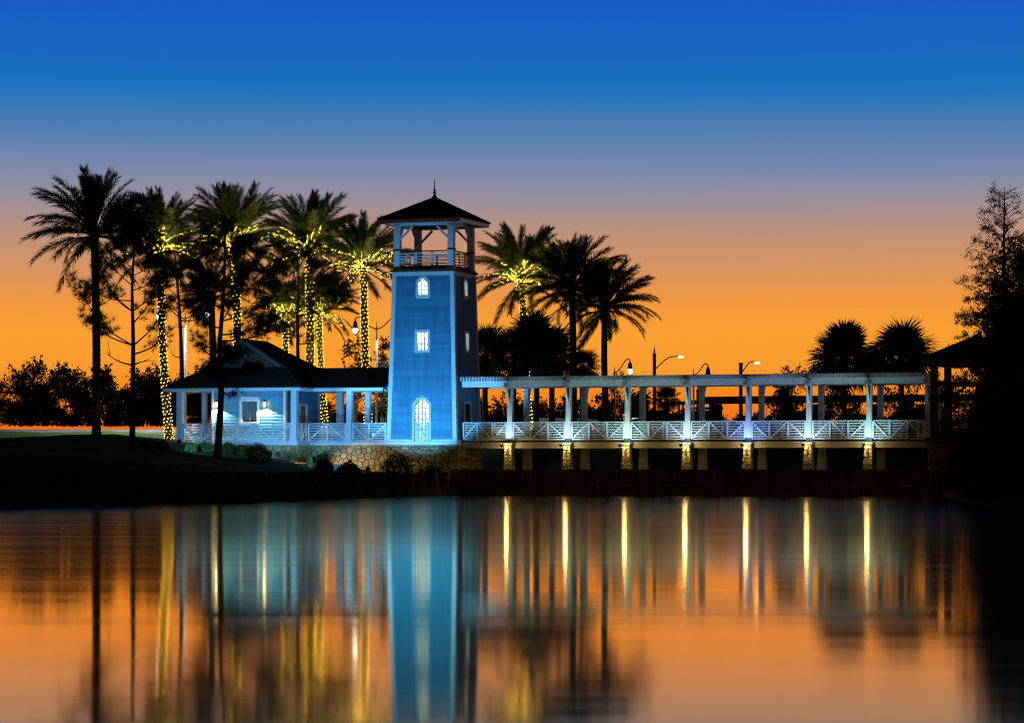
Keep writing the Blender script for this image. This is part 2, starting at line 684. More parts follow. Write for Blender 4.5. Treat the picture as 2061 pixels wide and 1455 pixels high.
def ground_z(X, Y):
    X, Y = np.asarray(X, float), np.asarray(Y, float)
    d = shore_info(X, Y)
    a = (X - OX) * C_ - (Y - OY) * S_
    b = (X - OX) * S_ + (Y - OY) * C_
    natural = 2.62 * (1 - np.exp(-np.clip(d, 0, None) / 9.0))
    far = sstep(164, 192, Y)
    # the mound under the tall palm
    mx, my = (195 - CX) / F * 160, 162
    mound = 0.95 * np.exp(-((X - mx) / 7.5) ** 2 - ((Y - my) / 9.0) ** 2)
    left = natural + far * 1.15 + mound
    under = 1.26 + sstep(7, 32, b) * 2.1 + 0.45 * far
    wR = sstep(-0.6, 0.8, a)                     # land behind the bulkhead
    z = left * (1 - wR) + under * wR
    # cut down to the water in front of the tower's stone base
    right = 1.9 * (1 - np.exp(-np.clip(d, 0, None) / 5.0)) + far * 1.9
    wq = sstep(BK1 - 1.0, BK1 + 1.5, a)
    z = z * (1 - wq) + right * wq
    bump = 0.07 * np.sin(X * 0.8 + 1.3 * np.sin(Y * 0.31)) * np.sin(Y * 0.55 + X * 0.2) + 0.04 * np.sin(X * 2.1) * np.sin(Y * 1.7)
    z = z + bump * np.clip(d / 4, 0, 1)
    bk = (a > BK0 - 0.2) & (a < BK1 + 0.2) & (b < -2.3 + 0.75)
    return np.where((d <= 0) | (bk & (a > BK0 + 0.4) & (a < BK1)), np.maximum(-0.9, -0.25 * -np.minimum(d, 0) - 0.02 - 0.88 * bk), z)


def gz(x, y):
    return float(ground_z(np.array([x]), np.array([y]))[0])


def build_ground():
    xs = np.concatenate([np.linspace(-900, -70, 16), np.arange(-64, 64, 0.6), np.linspace(70, 900, 16)])
    ys = np.concatenate([np.linspace(60, 88, 6), np.arange(90, 215, 0.6), np.linspace(220, 420, 22), np.linspace(500, 4000, 10)])
    X, Y = np.meshgrid(xs, ys)
    Z = ground_z(X, Y)
    nx, ny = len(xs), len(ys)
    V = np.stack([X.ravel(), Y.ravel(), Z.ravel()], 1)
    i, j = np.meshgrid(np.arange(nx - 1), np.arange(ny - 1))
    k = (j * nx + i).ravel()
    Fc = np.stack([k, k + 1, k + nx + 1, k + nx], 1)
    me = np_mesh('ground', V, Fc, 'ground_lawn', True)
    d = shore_info(X.ravel(), Y.ravel())
    a = (X.ravel() - OX) * C_ - (Y.ravel() - OY) * S_
    b = (X.ravel() - OX) * S_ + (Y.ravel() - OY) * C_
    bare = np.clip(1 - d / 4.0, 0, 1)
    bed = sstep(-18.5, -17, a) * (1 - sstep(-0.2, 0.5, a)) * sstep(-8.0, -4.5, b) * (1 - sstep(6, 7, b))
    bare = np.maximum(bare, bed)
    at = me.attributes.new('bare', 'FLOAT', 'POINT')
    at.data.foreach_set('value', bare.astype(np.float32))
    tag(obj('ground', me), 'dark grassy bank and lawn around the lake', None, kind='structure')


build_ground()
water = obj('water', mesh('water', [(-900, -60, 0), (900, -60, 0), (900, 175, 0), (-900, 175, 0)], [(0, 1, 2, 3)], 'lake_water'))
tag(water, 'smooth lake water reflecting the sunset', kind='structure')
# the road behind the lawn
road = MB()
yr0, yr1 = 197.0, 205.0
rz = max(gz(-40, yr0), gz(-40, yr1), gz(10, yr1), gz(-70, yr0)) + 0.10
road.box((-300, yr0, rz - 1.5), (300, yr1, rz))
tag(road.build('road', 'asphalt'), 'asphalt road behind the lawn', kind='structure')
kerb = MB().box((-300, yr0 - 0.3, rz - 1.5), (300, yr0, rz + 0.12))
tag(kerb.build('kerb', 'concrete'), 'concrete kerb of the road', kind='structure')

# ------------------------------------------------------------------ railing, windows: shared builders


def railing(parent, A, B, height=1.06, panels=3, flip=False, m='trim_white', nsl=6, out=(0, -1, 0), low=0.10, posts=True, diag=True):
    """slatted railing with zigzag diagonals between two base points (local)"""
    A, B = Vector(A), Vector(B)
    Lg = (B - A).length
    d = (B - A).normalized()
    out = Vector(out)
    Z = Vector((0, 0, 1))
    rail = beam('railing', A + Z * (height - 0.03), B + Z * (height - 0.03), 0.13, 0.06, m, parent)
    beam('bottom_rail', A + Z * (low + 0.0), B + Z * low, 0.07, 0.07, m, rail)
    h0, h1 = low + 0.06, height - 0.09
    for i in range(nsl):
        z = h0 + (h1 - h0) * (i + 0.5) / nsl
        beam('slat', A + Z * z, B + Z * z, 0.025, (h1 - h0) / nsl * 0.44, m, rail)
    if posts:
        for k in range(panels + 1):
            P = A + d * (Lg * k / panels)
            if k == 0:
                P = P + d * 0.05
            if k == panels:
                P = P - d * 0.05
            beam('baluster', P + Z * (low - 0.03) + out * 0.055, P + Z * (height - 0.06) + out * 0.055, 0.10, 0.05, m, rail, up=out)
    if diag:
        for k in range(panels):
            p, q = A + d * (Lg * k / panels + 0.08), A + d * (Lg * (k + 1) / panels - 0.08)
            lo, hi = (p, q) if ((k % 2 == 0) == flip) else (q, p)
            beam('diagonal_brace', lo + Z * (low + 0.05) + out * 0.055, hi + Z * (height - 0.09) + out * 0.055, 0.08, 0.045, m, rail, up=out)
    return rail


def chamfer_poly(hw, z0, z1, c):
    if c <= 0:
        return [(-hw, z0), (hw, z0), (hw, z1), (-hw, z1)]
    return [(-hw, z0), (hw, z0), (hw, z1 - c), (hw - c * 0.8, z1), (-hw + c * 0.8, z1), (-hw, z1 - c)]


def window_on(parent, fn, s0, z0, z1, hw, c, t=0.15, cols=3, rows=3, door=False, bare_bottom=False, frame_m='trim_white', name='window', glass=True):
    """fn(s, z, out) -> local point. A pane with its frame and muntins"""
    f = lambda u, w, d: fn(s0 + u, w, d)
    P = MB().prism(chamfer_poly(hw, z0, z1, c), f, -0.075, -0.065).build(name, 'window_glass' if glass else 'car_glass', parent)
    inner = chamfer_poly(hw, z0, z1, c)
    if c > 0:
        o = chamfer_poly(hw + t, z0 - (0 if bare_bottom else t), z1 + t, c + t * 0.45)
    else:
        o = chamfer_poly(hw + t, z0 - (0 if bare_bottom else t), z1 + t, 0)
    MB().ring(inner, o, f, -0.06, 0.065).build('frame', frame_m, P)
    zt = z1
    for k in range(1, cols):
        u = -hw + 2 * hw * k / cols
        zz = zt if abs(u) < hw - c * 0.8 else zt - (abs(u) - (hw - c * 0.8)) * 1.25
        MB().prism([(u - 0.02, z0), (u + 0.02, z0), (u + 0.02, zz), (u - 0.02, zz)], f, -0.06, -0.025).build('muntin', 'muntin_grey', P)
    for k in range(1, rows):
        w = z0 + (z1 - c * 0.5 - z0) * k / rows
        MB().prism([(-hw, w - 0.018), (hw, w - 0.018), (hw, w + 0.018), (-hw, w + 0.018)], f, -0.062, -0.03).build('muntin', 'muntin_grey', P)
    return P


def wall_cells(mb, fn, s0, s1, z0, z1, openings, d0=-0.16, d1=0.0):
    """a wall panel with rectangular holes: openings (s, za, zb, hw, c). s0/s1 may be functions of z"""
    S0 = s0 if callable(s0) else (lambda z: s0)
    S1 = s1 if callable(s1) else (lambda z: s1)
    zs = sorted(set([z0, z1] + [z for o in openings for z in (o[1], o[2]) if z0 < z < z1]))
    for za, zb in zip(zs, zs[1:]):
        zm = (za + zb) / 2
        holes = sorted([(o[0] - o[3], o[0] + o[3]) for o in openings if o[1] < zm < o[2]])
        edges = [None] + [e for hh in holes for e in hh] + [None]
        for k in range(0, len(edges), 2):
            l, r = edges[k], edges[k + 1]
            la_, lb_ = (S0(za), S0(zb)) if l is None else (l, l)
            ra_, rb_ = (S1(za), S1(zb)) if r is None else (r, r)
            mb.hexa([fn(la_, za, d1), fn(ra_, za, d1), fn(ra_, za, d0), fn(la_, za, d0), fn(lb_, zb, d1), fn(rb_, zb, d1), fn(rb_, zb, d0), fn(lb_, zb, d0)])
    for s, za, zb, hw, c in openings:
        if c > 0:
            for sg in (-1, 1):
                tri = [(s + sg * hw, zb - c), (s + sg * hw, zb), (s + sg * (hw - c * 0.8), zb)]
                mb.prism(tri, lambda u, w, d: fn(u, w, d), d0, d1)


def siding(parent, fn, s0, s1, z0, z1, openings, pitch=0.14, t=0.15, m='siding_blue'):
    """lap boards, each one a piece; openings as in wall_cells"""
    S0 = s0 if callable(s0) else (lambda z: s0)
    S1 = s1 if callable(s1) else (lambda z: s1)
    n = int(round((z1 - z0) / pitch))
    p = (z1 - z0) / n
    for i in range(n):
        za, zb = z0 + i * p, z0 + (i + 1) * p
        cuts = []
        for s, oa, ob, hw, c in openings:
            if za < ob + t - 0.02 and zb > oa - t + 0.02:
                w = hw + t - 0.06
                if c > 0 and zb > ob + t - (c + t * 0.45):
                    w -= (zb - (ob + t - (c + t * 0.45))) * 0.8
                if w > 0.05:
                    cuts.append((s - w, s + w))
        cuts.sort()
        edges = [None] + [e for cc in cuts for e in cc] + [None]
        for k in range(0, len(edges), 2):
            l, r = edges[k], edges[k + 1]
            a0, a1 = (S0(za), S0(zb)) if l is None else (l, l)
            b0, b1 = (S1(za), S1(zb)) if r is None else (r, r)
            if b0 - a0 < 0.02:
                continue
            mb = MB().hexa([fn(a0, za, 0.042), fn(b0, za, 0.042), fn(b0, za, 0.001), fn(a0, za, 0.001),
                            fn(a1, zb + 0.01, 0.010), fn(b1, zb + 0.01, 0.010), fn(b1, zb + 0.01, 0.001), fn(a1, zb + 0.01, 0.001)])
            mb.build('siding_board', m, parent)


# ------------------------------------------------------------------ the lookout tower
TW, TZ0, TZ1, INS = 4.0, DECK + 0.06, 12.15, 0.25


def inset(z):
    return INS * (z - TZ0) / (TZ1 - TZ0)


def t_front(s, z, o): return (-TW / 2 + s, inset(z) - o, z)
def t_right(s, z, o): return (-inset(z) + o, TW / 2 + s, z)
def t_left(s, z, o): return (-TW + inset(z) - o, TW / 2 - s, z)
def t_back(s, z, o): return (-TW / 2 - s, TW - inset(z) + o, z)


def build_tower():
    T = tag(frame_empty('lookout_tower'), 'tall blue clapboard lookout tower with lit windows and open roofed balcony', 'tower')
    hw = lambda z: TW / 2 - inset(z)
    zf = lambda py: lz(py, -2, 0)
    up = (0.0, zf(593), zf(561), 0.27, 0.22)
    mid = (0.0, zf(704), zf(669), 0.30, 0.0)
    door = (0.0, TZ0, zf(805), 0.41, 0.30)
    ups = (0.0, up[1], up[2], 0.27, 0.22)
    mids = (0.0, mid[1], mid[2], 0.27, 0.0)
    sdoor = (-0.15, TZ0, zf(812), 0.42, 0.0)
    op_f, op_r = [up, mid, door], [ups, mids, sdoor]
    for nm, fn, ops in (('wall', t_front, op_f), ('wall', t_right, op_r), ('wall', t_left, []), ('wall', t_back, [])):
        mb = MB()
        wall_cells(mb, fn, lambda z: -hw(z) + 0.002, lambda z: hw(z) - 0.17 if fn in (t_right, t_left, t_front, t_back) else hw(z), TZ0, TZ1, ops)
        mb.build(nm, 'interior_white', T)
        siding(T, fn, lambda z: -hw(z) + 0.15, lambda z: hw(z) - 0.15, TZ0 + 0.10, TZ1 - 0.20, ops)
        # corner boards and bands
        for sg in (-1, 1):
            e = 0.045 if fn in (t_front, t_back) else 0.0
            s_in, s_out = 0.19, e
            mb = MB()
            pts = []
            for z in (TZ0, TZ1 - 0.19):
                i0, i1 = sg * (hw(z) - s_in), sg * (hw(z) + s_out)
                lo, hi = min(i0, i1), max(i0, i1)
                pts += [fn(lo, z, 0.045), fn(hi, z, 0.045), fn(hi, z, 0.002), fn(lo, z, 0.002)]
            mb.hexa(pts).build('corner_board', 'trim_white', T)
        e = 0.06 if fn in (t_front, t_back) else -0.003
        mb = MB()
        pts = []
        for z in (TZ1 - 0.19, TZ1 + 0.02):
            pts += [fn(-hw(z) - e, z, 0.06), fn(hw(z) + e, z, 0.06), fn(hw(z) + e, z, 0.003), fn(-hw(z) - e, z, 0.003)]
        mb.hexa(pts).build('top_band', 'trim_white', T)
    # water table at the foot
    box('base_board', (-TW - 0.10, -0.10, TZ0 - 0.20), (0.10, TW + 0.10, TZ0 - 0.002), 'trim_white', T)
    window_on(T, t_front, *up)
    window_on(T, t_front, *mid)
    window_on(T, t_right, *ups, rows=1, cols=1)
    window_on(T, t_right, *mids, rows=1, cols=1)
    d = window_on(T, t_front, *door, bare_bottom=True, cols=4, rows=7, name='doorway')
    d['label'] = 'lit arched doorway with gridded glass'
    # gate panel standing in the doorway
    railing(T, t_front(-0.36, TZ0, -0.01), t_front(0.40, TZ0, -0.01), 1.04, panels=1, nsl=7, low=0.06)
    # closed side door onto the bridge
    mb = MB().prism(chamfer_poly(sdoor[3], TZ0, sdoor[2], 0), lambda u, w, dd: t_right(sdoor[0] + u, w, dd), -0.10, -0.05)
    dd = mb.build('door', 'timber_brown', T)
    MB().ring(chamfer_poly(sdoor[3], TZ0, sdoor[2], 0), chamfer_poly(sdoor[3] + 0.13, TZ0, sdoor[2] + 0.13, 0), lambda u, w, d_: t_right(sdoor[0] + u, w, d_), -0.05, 0.065).build('frame', 'trim_white', dd)
    MB().lathe([(0.03, 0), (0.035, 0.03), (0.02, 0.06)], 8, t_right(sdoor[0] + 0.3, TZ0 + 1.0, 0.0)).build('handle', 'dark_metal', dd)
    # floors inside, each with its ceiling lamp
    for z, pw in ((TZ0 + 3.05, 700), (TZ0 + 6.2, 560), (TZ1 - 0.25, 560)):
        i = inset(z) + 0.17
        box('floor_slab', (-TW + i, i, z), (-i, TW - i, z + 0.12), 'interior_white', T)
        lm = MB().lathe([(0.05, 0.0), (0.16, 0.02), (0.18, 0.08), (0.10, 0.12)], 12, (-TW / 2, TW / 2, z - 0.14)).build('ceiling_lamp', 'lamp_white', T)
        point_light('ceiling_lamp_light', (-TW / 2, TW / 2, z - 0.35), pw, (0.82, 1.0, 0.98), T, 0.12)
    # a straight stair seen through the doorway
    for k in range(14):
        zz = TZ0 + 0.2 + k * 0.2
        box('stair_tread', (-3.3 + k * 0.19, 2.9, zz), (-3.02 + k * 0.19, 3.6, zz + 0.05), 'interior_white', T)
    # balcony: deck, posts, braces, railing
    it = INS
    box('balcony_deck', (-TW + it - 0.14, it - 0.14, TZ1 + 0.02), (-it + 0.14, TW - it + 0.14, TZ1 + 0.14), 'timber_brown', T)
    zb, zt = TZ1 + 0.14, 14.72
    pw = 0.17
    x0, x1, y0, y1 = -TW + it + 0.18, -it - 0.18, it + 0.18, TW - it - 0.18
    for cx_, cy_ in ((x0, y0), (x1, y0), (x1, y1), (x0, y1)):
        pst = box('balcony_post', (cx_ - pw, cy_ - pw, zb), (cx_ + pw, cy_ + pw, zt), 'trim_white', T)
        box('post_foot', (cx_ - pw - 0.05, cy_ - pw - 0.05, zb), (cx_ + pw + 0.05, cy_ + pw + 0.05, zb + 0.13), 'trim_white', pst)
        box('post_collar', (cx_ - pw - 0.025, cy_ - pw - 0.025, zb + 1.05), (cx_ + pw + 0.025, cy_ + pw + 0.025, zb + 1.13), 'timber_brown', pst)
        sx, sy = (1 if cx_ == x0 else -1), (1 if cy_ == y0 else -1)
        beam('brace', (cx_ + sx * pw * 0.8, cy_, zt - 0.75), (cx_ + sx * 0.85, cy_, zt - 0.05), 0.10, 0.11, 'trim_white', T)
        beam('brace', (cx_, cy_ + sy * pw * 0.8, zt - 0.75), (cx_, cy_ + sy * 0.85, zt - 0.05), 0.10, 0.11, 'trim_white', T)
    for A, B, o in (((x0 + pw, y0, zb), (x1 - pw, y0, zb), (0, -1, 0)), ((x1, y0 + pw, zb), (x1, y1 - pw, zb), (1, 0, 0)),
                    ((x1 - pw, y1, zb), (x0 + pw, y1, zb), (0, 1, 0)), ((x0, y1 - pw, zb), (x0, y0 + pw, zb), (-1, 0, 0))):
        A, B = Vector(A), Vector(B)
        Z = Vector((0, 0, 1))
        r = beam('railing', A + Z * 1.02, B + Z * 1.02, 0.12, 0.06, 'timber_brown', T)
        for k in range(5):
            beam('slat', A + Z * (0.28 + k * 0.155), B + Z * (0.28 + k * 0.155), 0.03, 0.05, 'trim_white', r)
        beam('bottom_rail', A + Z * 0.12, B + Z * 0.12, 0.08, 0.20, 'timber_brown', r)
        o = Vector(o)
        for k in (1, 2):
            P = A.lerp(B, k / 3) + o * 0.05
            beam('baluster', P + Z * 0.16, P + Z * 0.99, 0.11, 0.05, 'trim_white', r, up=o)
    # eave beams, soffit, fascia, pyramid roof, finial
    for A, B in (((x0 - pw, y0, 0), (x1 + pw, y0, 0)), ((x1 + pw, y1, 0), (x0 - pw, y1, 0)), ((x1, y0 + pw, 0), (x1, y1 - pw, 0)), ((x0, y1 - pw, 0), (x0, y0 + pw, 0))):
        beam('eave_beam', Vector(A) + Vector((0, 0, zt + 0.09)), Vector(B) + Vector((0, 0, zt + 0.09)), 0.24, 0.18, 'trim_white', T)
    e = 2.37
    cx_, cy_ = -TW / 2, TW / 2
    box('soffit', (cx_ - e + 0.05, cy_ - e + 0.05, zt + 0.181), (cx_ + e - 0.05, cy_ + e - 0.05, zt + 0.21), 'trim_white', T)
    zf0, zf1 = zt + 0.10, zt + 0.30
    for p0, p1 in (((cx_ - e, cy_ - e, zf0), (cx_ + e, cy_ - e + 0.05, zf1)), ((cx_ - e, cy_ + e - 0.05, zf0), (cx_ + e, cy_ + e, zf1)),
                   ((cx_ - e, cy_ - e + 0.05, zf0), (cx_ - e + 0.05, cy_ + e - 0.05, zf1)), ((cx_ + e - 0.05, cy_ - e + 0.05, zf0), (cx_ + e, cy_ + e - 0.05, zf1))):
        box('fascia', p0, p1, 'galvanised', T)
    er = e + 0.06
    zr0, zr1 = zf1 + 0.002, 16.28
    tp = 0.16
    MB().hexa([(cx_ - er, cy_ - er, zr0), (cx_ + er, cy_ - er, zr0), (cx_ + er, cy_ + er, zr0), (cx_ - er, cy_ + er, zr0),
               (cx_ - er, cy_ - er, zr0 + 0.03), (cx_ + er, cy_ - er, zr0 + 0.03), (cx_ + er, cy_ + er, zr0 + 0.03), (cx_ - er, cy_ + er, zr0 + 0.03)]) \
        .hexa([(cx_ - er, cy_ - er, zr0 + 0.031), (cx_ + er, cy_ - er, zr0 + 0.031), (cx_ + er, cy_ + er, zr0 + 0.031), (cx_ - er, cy_ + er, zr0 + 0.031),
               (cx_ - tp, cy_ - tp, zr1), (cx_ + tp, cy_ - tp, zr1), (cx_ + tp, cy_ + tp, zr1), (cx_ - tp, cy_ + tp, zr1)]).build('roof', 'roof_shingle', T)
    for sx, sy in ((-1, -1), (1, -1), (1, 1), (-1, 1)):
        beam('hip_cap', (cx_ + sx * er, cy_ + sy * er, zr0 + 0.05), (cx_ + sx * tp, cy_ + sy * tp, zr1 + 0.02), 0.14, 0.05, 'roof_shingle', T)
    MB().lathe([(0.22, 0), (0.22, 0.06), (0.12, 0.16), (0.07, 0.26), (0.06, 0.32), (0.11, 0.37), (0.06, 0.42), (0.05, 0.46), (0.085, 0.51), (0.05, 0.56), (0.03, 0.60), (0.022, 0.95), (0.006, 1.18)], 12,
               (cx_, cy_, zr1 - 0.02)).build('finial', 'dark_metal', T, True)


build_tower()

# ------------------------------------------------------------------ the porch house and its breezeway
HA0, HA1, HB0, HB1 = -14.5, -10.1, 0.0, 4.9      # house body
PA0, PA1, PB0 = -15.75, -8.85, -1.6              # porch posts
GA = (HA0 + HA1) / 2                              # ridge line


def build_house():
    T = tag(frame_empty('porch_house'), 'low blue clapboard house with wraparound porch, dark gabled roof and breezeway joining the tower', 'house')
    EZ = 5.72
    # floor deck and its white edge board
    box('floor_slab', (PA0 - 0.2, PB0 - 0.2, DECK - 0.10), (PA1 + 0.2, HB1 + 0.4, DECK), 'deck_fascia', T)
    box('floor_slab', (PA1 + 0.202, 0.02, DECK - 0.10), (-TW - 0.102, 3.6, DECK), 'deck_fascia', T)
    box('base_board', (PA0 - 0.27, PB0 - 0.27, DECK - 0.14), (PA1 + 0.27, PB0 - 0.202, DECK + 0.04), 'trim_white', T)
    box('base_board', (PA1 + 0.202, PB0 - 0.20, DECK - 0.14), (PA1 + 0.27, 0.0, DECK + 0.04), 'trim_white', T)
    box('base_board', (PA1 + 0.272, -0.07, DECK - 0.14), (-TW - 0.102, 0.0, DECK + 0.04), 'trim_white', T)
    box('base_board', (PA0 - 0.27, PB0 - 0.20, DECK - 0.14), (PA0 - 0.202, HB1 + 0.4, DECK + 0.04), 'trim_white', T)
    # walls
    wz = lambda py: lz(py, -12.3, 0)
    win = (GA + 0.05, wz(849), wz(808), 0.46, 0.0)
    hf = lambda s, z, o: (s, HB0 - o, z)
    hr = lambda s, z, o: (HA1 + o, s, z)
    hl = lambda s, z, o: (HA0 - o, s, z)
    hb = lambda s, z, o: (s, HB1 + o, z)
    sd = (2.5, DECK, DECK + 2.10, 0.45, 0.0)
    for fn, s0, s1, ops in ((hf, HA0, HA1, [win]), (hr, HB0 + 0.165, HB1 - 0.165, [sd]), (hl, HB0 + 0.165, HB1 - 0.165, []), (hb, HA0, HA1, [])):
        mb = MB()
        wall_cells(mb, fn, s0, s1, DECK, EZ, ops)
        mb.build('wall', 'interior_white', T)
        siding(T, fn, s0 + (0.10 if fn in (hf, hb) else -0.05), s1 - (0.10 if fn in (hf, hb) else -0.05), DECK + 0.02, EZ, ops, pitch=0.155)
        for s, sg in ((s0, 1), (s1, -1)):
            e = 0.045 if fn in (hf, hb) else 0.163
            lo, hi = sorted((s - sg * e, s + sg * 0.10))
            MB().hexa([fn(lo, DECK + 0.003, 0.045), fn(hi, DECK + 0.003, 0.045), fn(hi, DECK + 0.003, 0.002), fn(lo, DECK + 0.003, 0.002),
                       fn(lo, EZ, 0.045), fn(hi, EZ, 0.045), fn(hi, EZ, 0.002), fn(lo, EZ, 0.002)]).build('corner_board', 'trim_white', T)
    window_on(T, hf, *win, t=0.14, cols=2, rows=2)
    box('window_blind', (win[0] - 0.5, HB0 + 0.19, win[1] - 0.1), (win[0] + 0.5, HB0 + 0.21, win[2] + 0.1), 'blind_grey', T)
    box('room_floor', (HA0 + 0.17, HB0 + 0.17, DECK + 0.002), (HA1 - 0.17, HB1 - 0.17, DECK + 0.03), 'timber_brown', T)
    # side door
    dd = MB().prism(chamfer_poly(sd[3], sd[1], sd[2], 0), lambda u, w, d: hr(sd[0] + u, w, d), -0.10, -0.05).build('door', 'car_paint_dark', T)
    MB().ring(chamfer_poly(sd[3], sd[1], sd[2], 0), chamfer_poly(sd[3] + 0.12, sd[1], sd[2] + 0.12, 0), lambda u, w, d: hr(sd[0] + u, w, d), -0.05, 0.06).build('frame', 'trim_white', dd)
    MB().prism(chamfer_poly(0.28, sd[1] + 0.9, sd[2] - 0.2, 0), lambda u, w, d: hr(sd[0] + u, w, d), -0.05, -0.035).build('pane', 'car_glass', dd)
    # wall lamps either side of the window
    for i, px in enumerate((438, 535)):
        a = la(px, 0)
        z = wz(815)
        L = MB().box((a - 0.07, -0.09, z - 0.12), (a + 0.07, -0.034, z + 0.14)).build('wall_lamp', 'dark_metal', T)
        MB().lathe([(0.13, 0), (0.09, 0.06), (0.02, 0.12)], 10, (a, -0.19, z + 0.16)).build('lamp_cap', 'dark_metal', L)
        MB().lathe([(0.045, 0), (0.065, 0.05), (0.065, 0.26), (0.05, 0.28)], 10, (a, -0.19, z - 0.12)).build('lamp_glass', 'lamp_warm', L)
        MB().lathe([(0.07, 0), (0.07, 0.02)], 10, (a, -0.19, z - 0.145)).build('lamp_ring', 'dark_metal', L)
        spot_light('wall_lamp_light', (a, -0.20, z - 0.17), (a, -0.15, z - 1.3), 330, (1.0, 0.92, 0.80), 138, 0.12, L, 0.03)
    # porch posts
    pz = EZ - 0.02

    def post(a, b, w=0.16, name='porch_post'):
        p = box(name, (a - w, b - w, DECK + 0.002), (a + w, b + w, pz), 'trim_white', T)
        box('post_foot', (a - w - 0.04, b - w - 0.04, DECK + 0.004), (a + w + 0.04, b + w + 0.04, DECK + 0.16), 'trim_white', p)
        return p
    post(PA0, PB0), post(PA1, PB0), post(PA0, HB1), post(PA0, 1.6, 0.13), post(PA1, HB1)
    ab = la(704, 0.17)
    post(ab, 0.17, 0.15)
    for px in (686, 741):
        post(la(px, 3.2), 3.2, 0.15)
    # beams over the posts
    for A, B in (((PA0 - 0.16, PB0), (PA1 + 0.16, PB0)), ((PA0, PB0 + 0.16), (PA0, HB1)), ((PA1, PB0 + 0.16), (PA1, HB1))):
        beam('porch_beam', (*A, pz + 0.13), (*B, pz + 0.13), 0.26, 0.26, 'trim_white', T)
    beam('porch_beam', (PA1 + 0.14, 0.17, pz + 0.10), (-TW - 0.01, 0.17, pz + 0.10), 0.24, 0.20, 'trim_white', T)
    beam('porch_beam', (PA1 + 0.14, 3.2, pz + 0.10), (-TW - 0.01, 3.2, pz + 0.10), 0.24, 0.20, 'trim_white', T)
    # railings
    g = 0.17
    railing(T, (PA0 + g, PB0, DECK + 0.01), (PA1 - g, PB0, DECK + 0.01), 1.07, panels=6, flip=False)
    railing(T, (PA1, PB0 + g, DECK + 0.01), (PA1, 0.0, DECK + 0.01), 1.07, panels=2, out=(1, 0, 0))
    railing(T, (PA1 + 0.07, 0.17, DECK + 0.01), (ab - 0.16, 0.17, DECK + 0.01), 1.07, panels=2, flip=True)
    railing(T, (ab + 0.16, 0.17, DECK + 0.01), (-TW - 0.11, 0.17, DECK + 0.01), 1.07, panels=2)
    railing(T, (PA0, PB0 + g, DECK + 0.01), (PA0, HB1 - g, DECK + 0.01), 1.07, panels=4, out=(-1, 0, 0))
    railing(T, (PA1 + 0.2, 3.2, DECK + 0.01), (-TW - 0.05, 3.2, DECK + 0.01), 1.07, panels=3, out=(0, 1, 0))
    # main roof: hips up to a gablet, ridge running back
    ea0, ea1, eb0, eb1 = -16.5, -8.26, -2.12, 6.7
    z0, zr = 5.93, 8.60
    sl = (zr - z0) / (GA - ea0)
    gb = -0.35                                   # gablet plane
    zg = z0 + (gb - eb0) * sl
    gw = (zr - zg) / sl
    br = eb1 - (zr - z0) / sl                    # back end of the ridge
    R0, R1 = (GA, gb - 0.25, zr), (GA, br, zr)
    v = [(ea0, eb0, z0), (ea1, eb0, z0), (ea1, eb1, z0), (ea0, eb1, z0), R0, R1,
         (GA - gw, gb, zg), (GA + gw, gb, zg), (GA - gw, gb - 0.25, zg - 0.0), (GA + gw, gb - 0.25, zg - 0.0)]
    mb = MB()
    th = -0.10

    def slab(pts):
        n = len(pts)
        vv = [tuple(p) for p in pts] + [(p[0], p[1], p[2] + th) for p in pts]
        f = [tuple(range(n)), tuple(range(n, 2 * n))[::-1]] + [(i, n + i, n + (i + 1) % n, (i + 1) % n) for i in range(n)]
        return MB().add(vv, f)
    slab([v[0], v[1], v[7], v[6]]).build('roof', 'roof_shingle', T)
    slab([v[1], v[2], R1, (GA, gb, zr), v[7]]).build('roof', 'roof_shingle', T)
    slab([v[2], v[3], R1]).build('roof', 'roof_shingle', T)
    slab([v[3], v[0], v[6], (GA, gb, zr), R1]).build('roof', 'roof_shingle', T)
    # gablet: overhanging rakes, vent slats and boards, the eave's shade put into their colour
    for sg in (-1, 1):
        slab([(GA, gb - 0.25, zr), (GA, gb - 0.001, zr), (GA + sg * gw, gb - 0.001, zg), (GA + sg * gw, gb - 0.25, zg)][::sg]).build('roof', 'roof_shingle', T)
        beam('rake_board', (GA + sg * 0.02, gb - 0.27, zr - 0.16), (GA + sg * (gw - 0.30), gb - 0.27, zg + 0.02), 0.04, 0.12, 'trim_weathered_shaded', T)
    gl = MB().prism([(GA - gw + 0.05, zg - 0.05), (GA + gw - 0.05, zg - 0.05), (GA, zr - 0.13)], lambda u, w, d: (u, gb + d, w), 0.0, 0.06).build('gable', 'timber_brown', T)
    gh = zr - zg
    for k in range(9):
        zz = zg + 0.05 + k * 0.135
        ww = (zr - zz - 0.25) / sl
        if ww > 0.15:
            vent = k >= 4
            box('vent_slat' if vent else 'gable_board', (GA - ww, gb - (0.06 if vent else 0.03), zz), (GA + ww, gb - 0.002, zz + (0.055 if vent else 0.12)), 'trim_weathered_shaded' if vent else 'timber_brown', gl)
    box('vent_post', (GA - 0.05, gb - 0.09, zg + 0.55), (GA + 0.05, gb - 0.062, zr - 0.2), 'trim_weathered_shaded', gl)
    # fascia and soffit of the main roof
    for p0, p1 in (((ea0, eb0, z0 - 0.24), (ea1, eb0 + 0.05, z0 - 0.10)), ((ea0, eb0 + 0.052, z0 - 0.24), (ea0 + 0.05, eb1, z0 - 0.10)), ((ea1 - 0.05, eb0 + 0.052, z0 - 0.24), (ea1, eb1, z0 - 0.10))):
        box('fascia', p0, p1, 'trim_white', T)
    MB().beam((ea0, eb0 - 0.05, z0 - 0.13), (ea1, eb0 - 0.05, z0 - 0.13), 0.09, 0.09).build('gutter', 'trim_white', T)
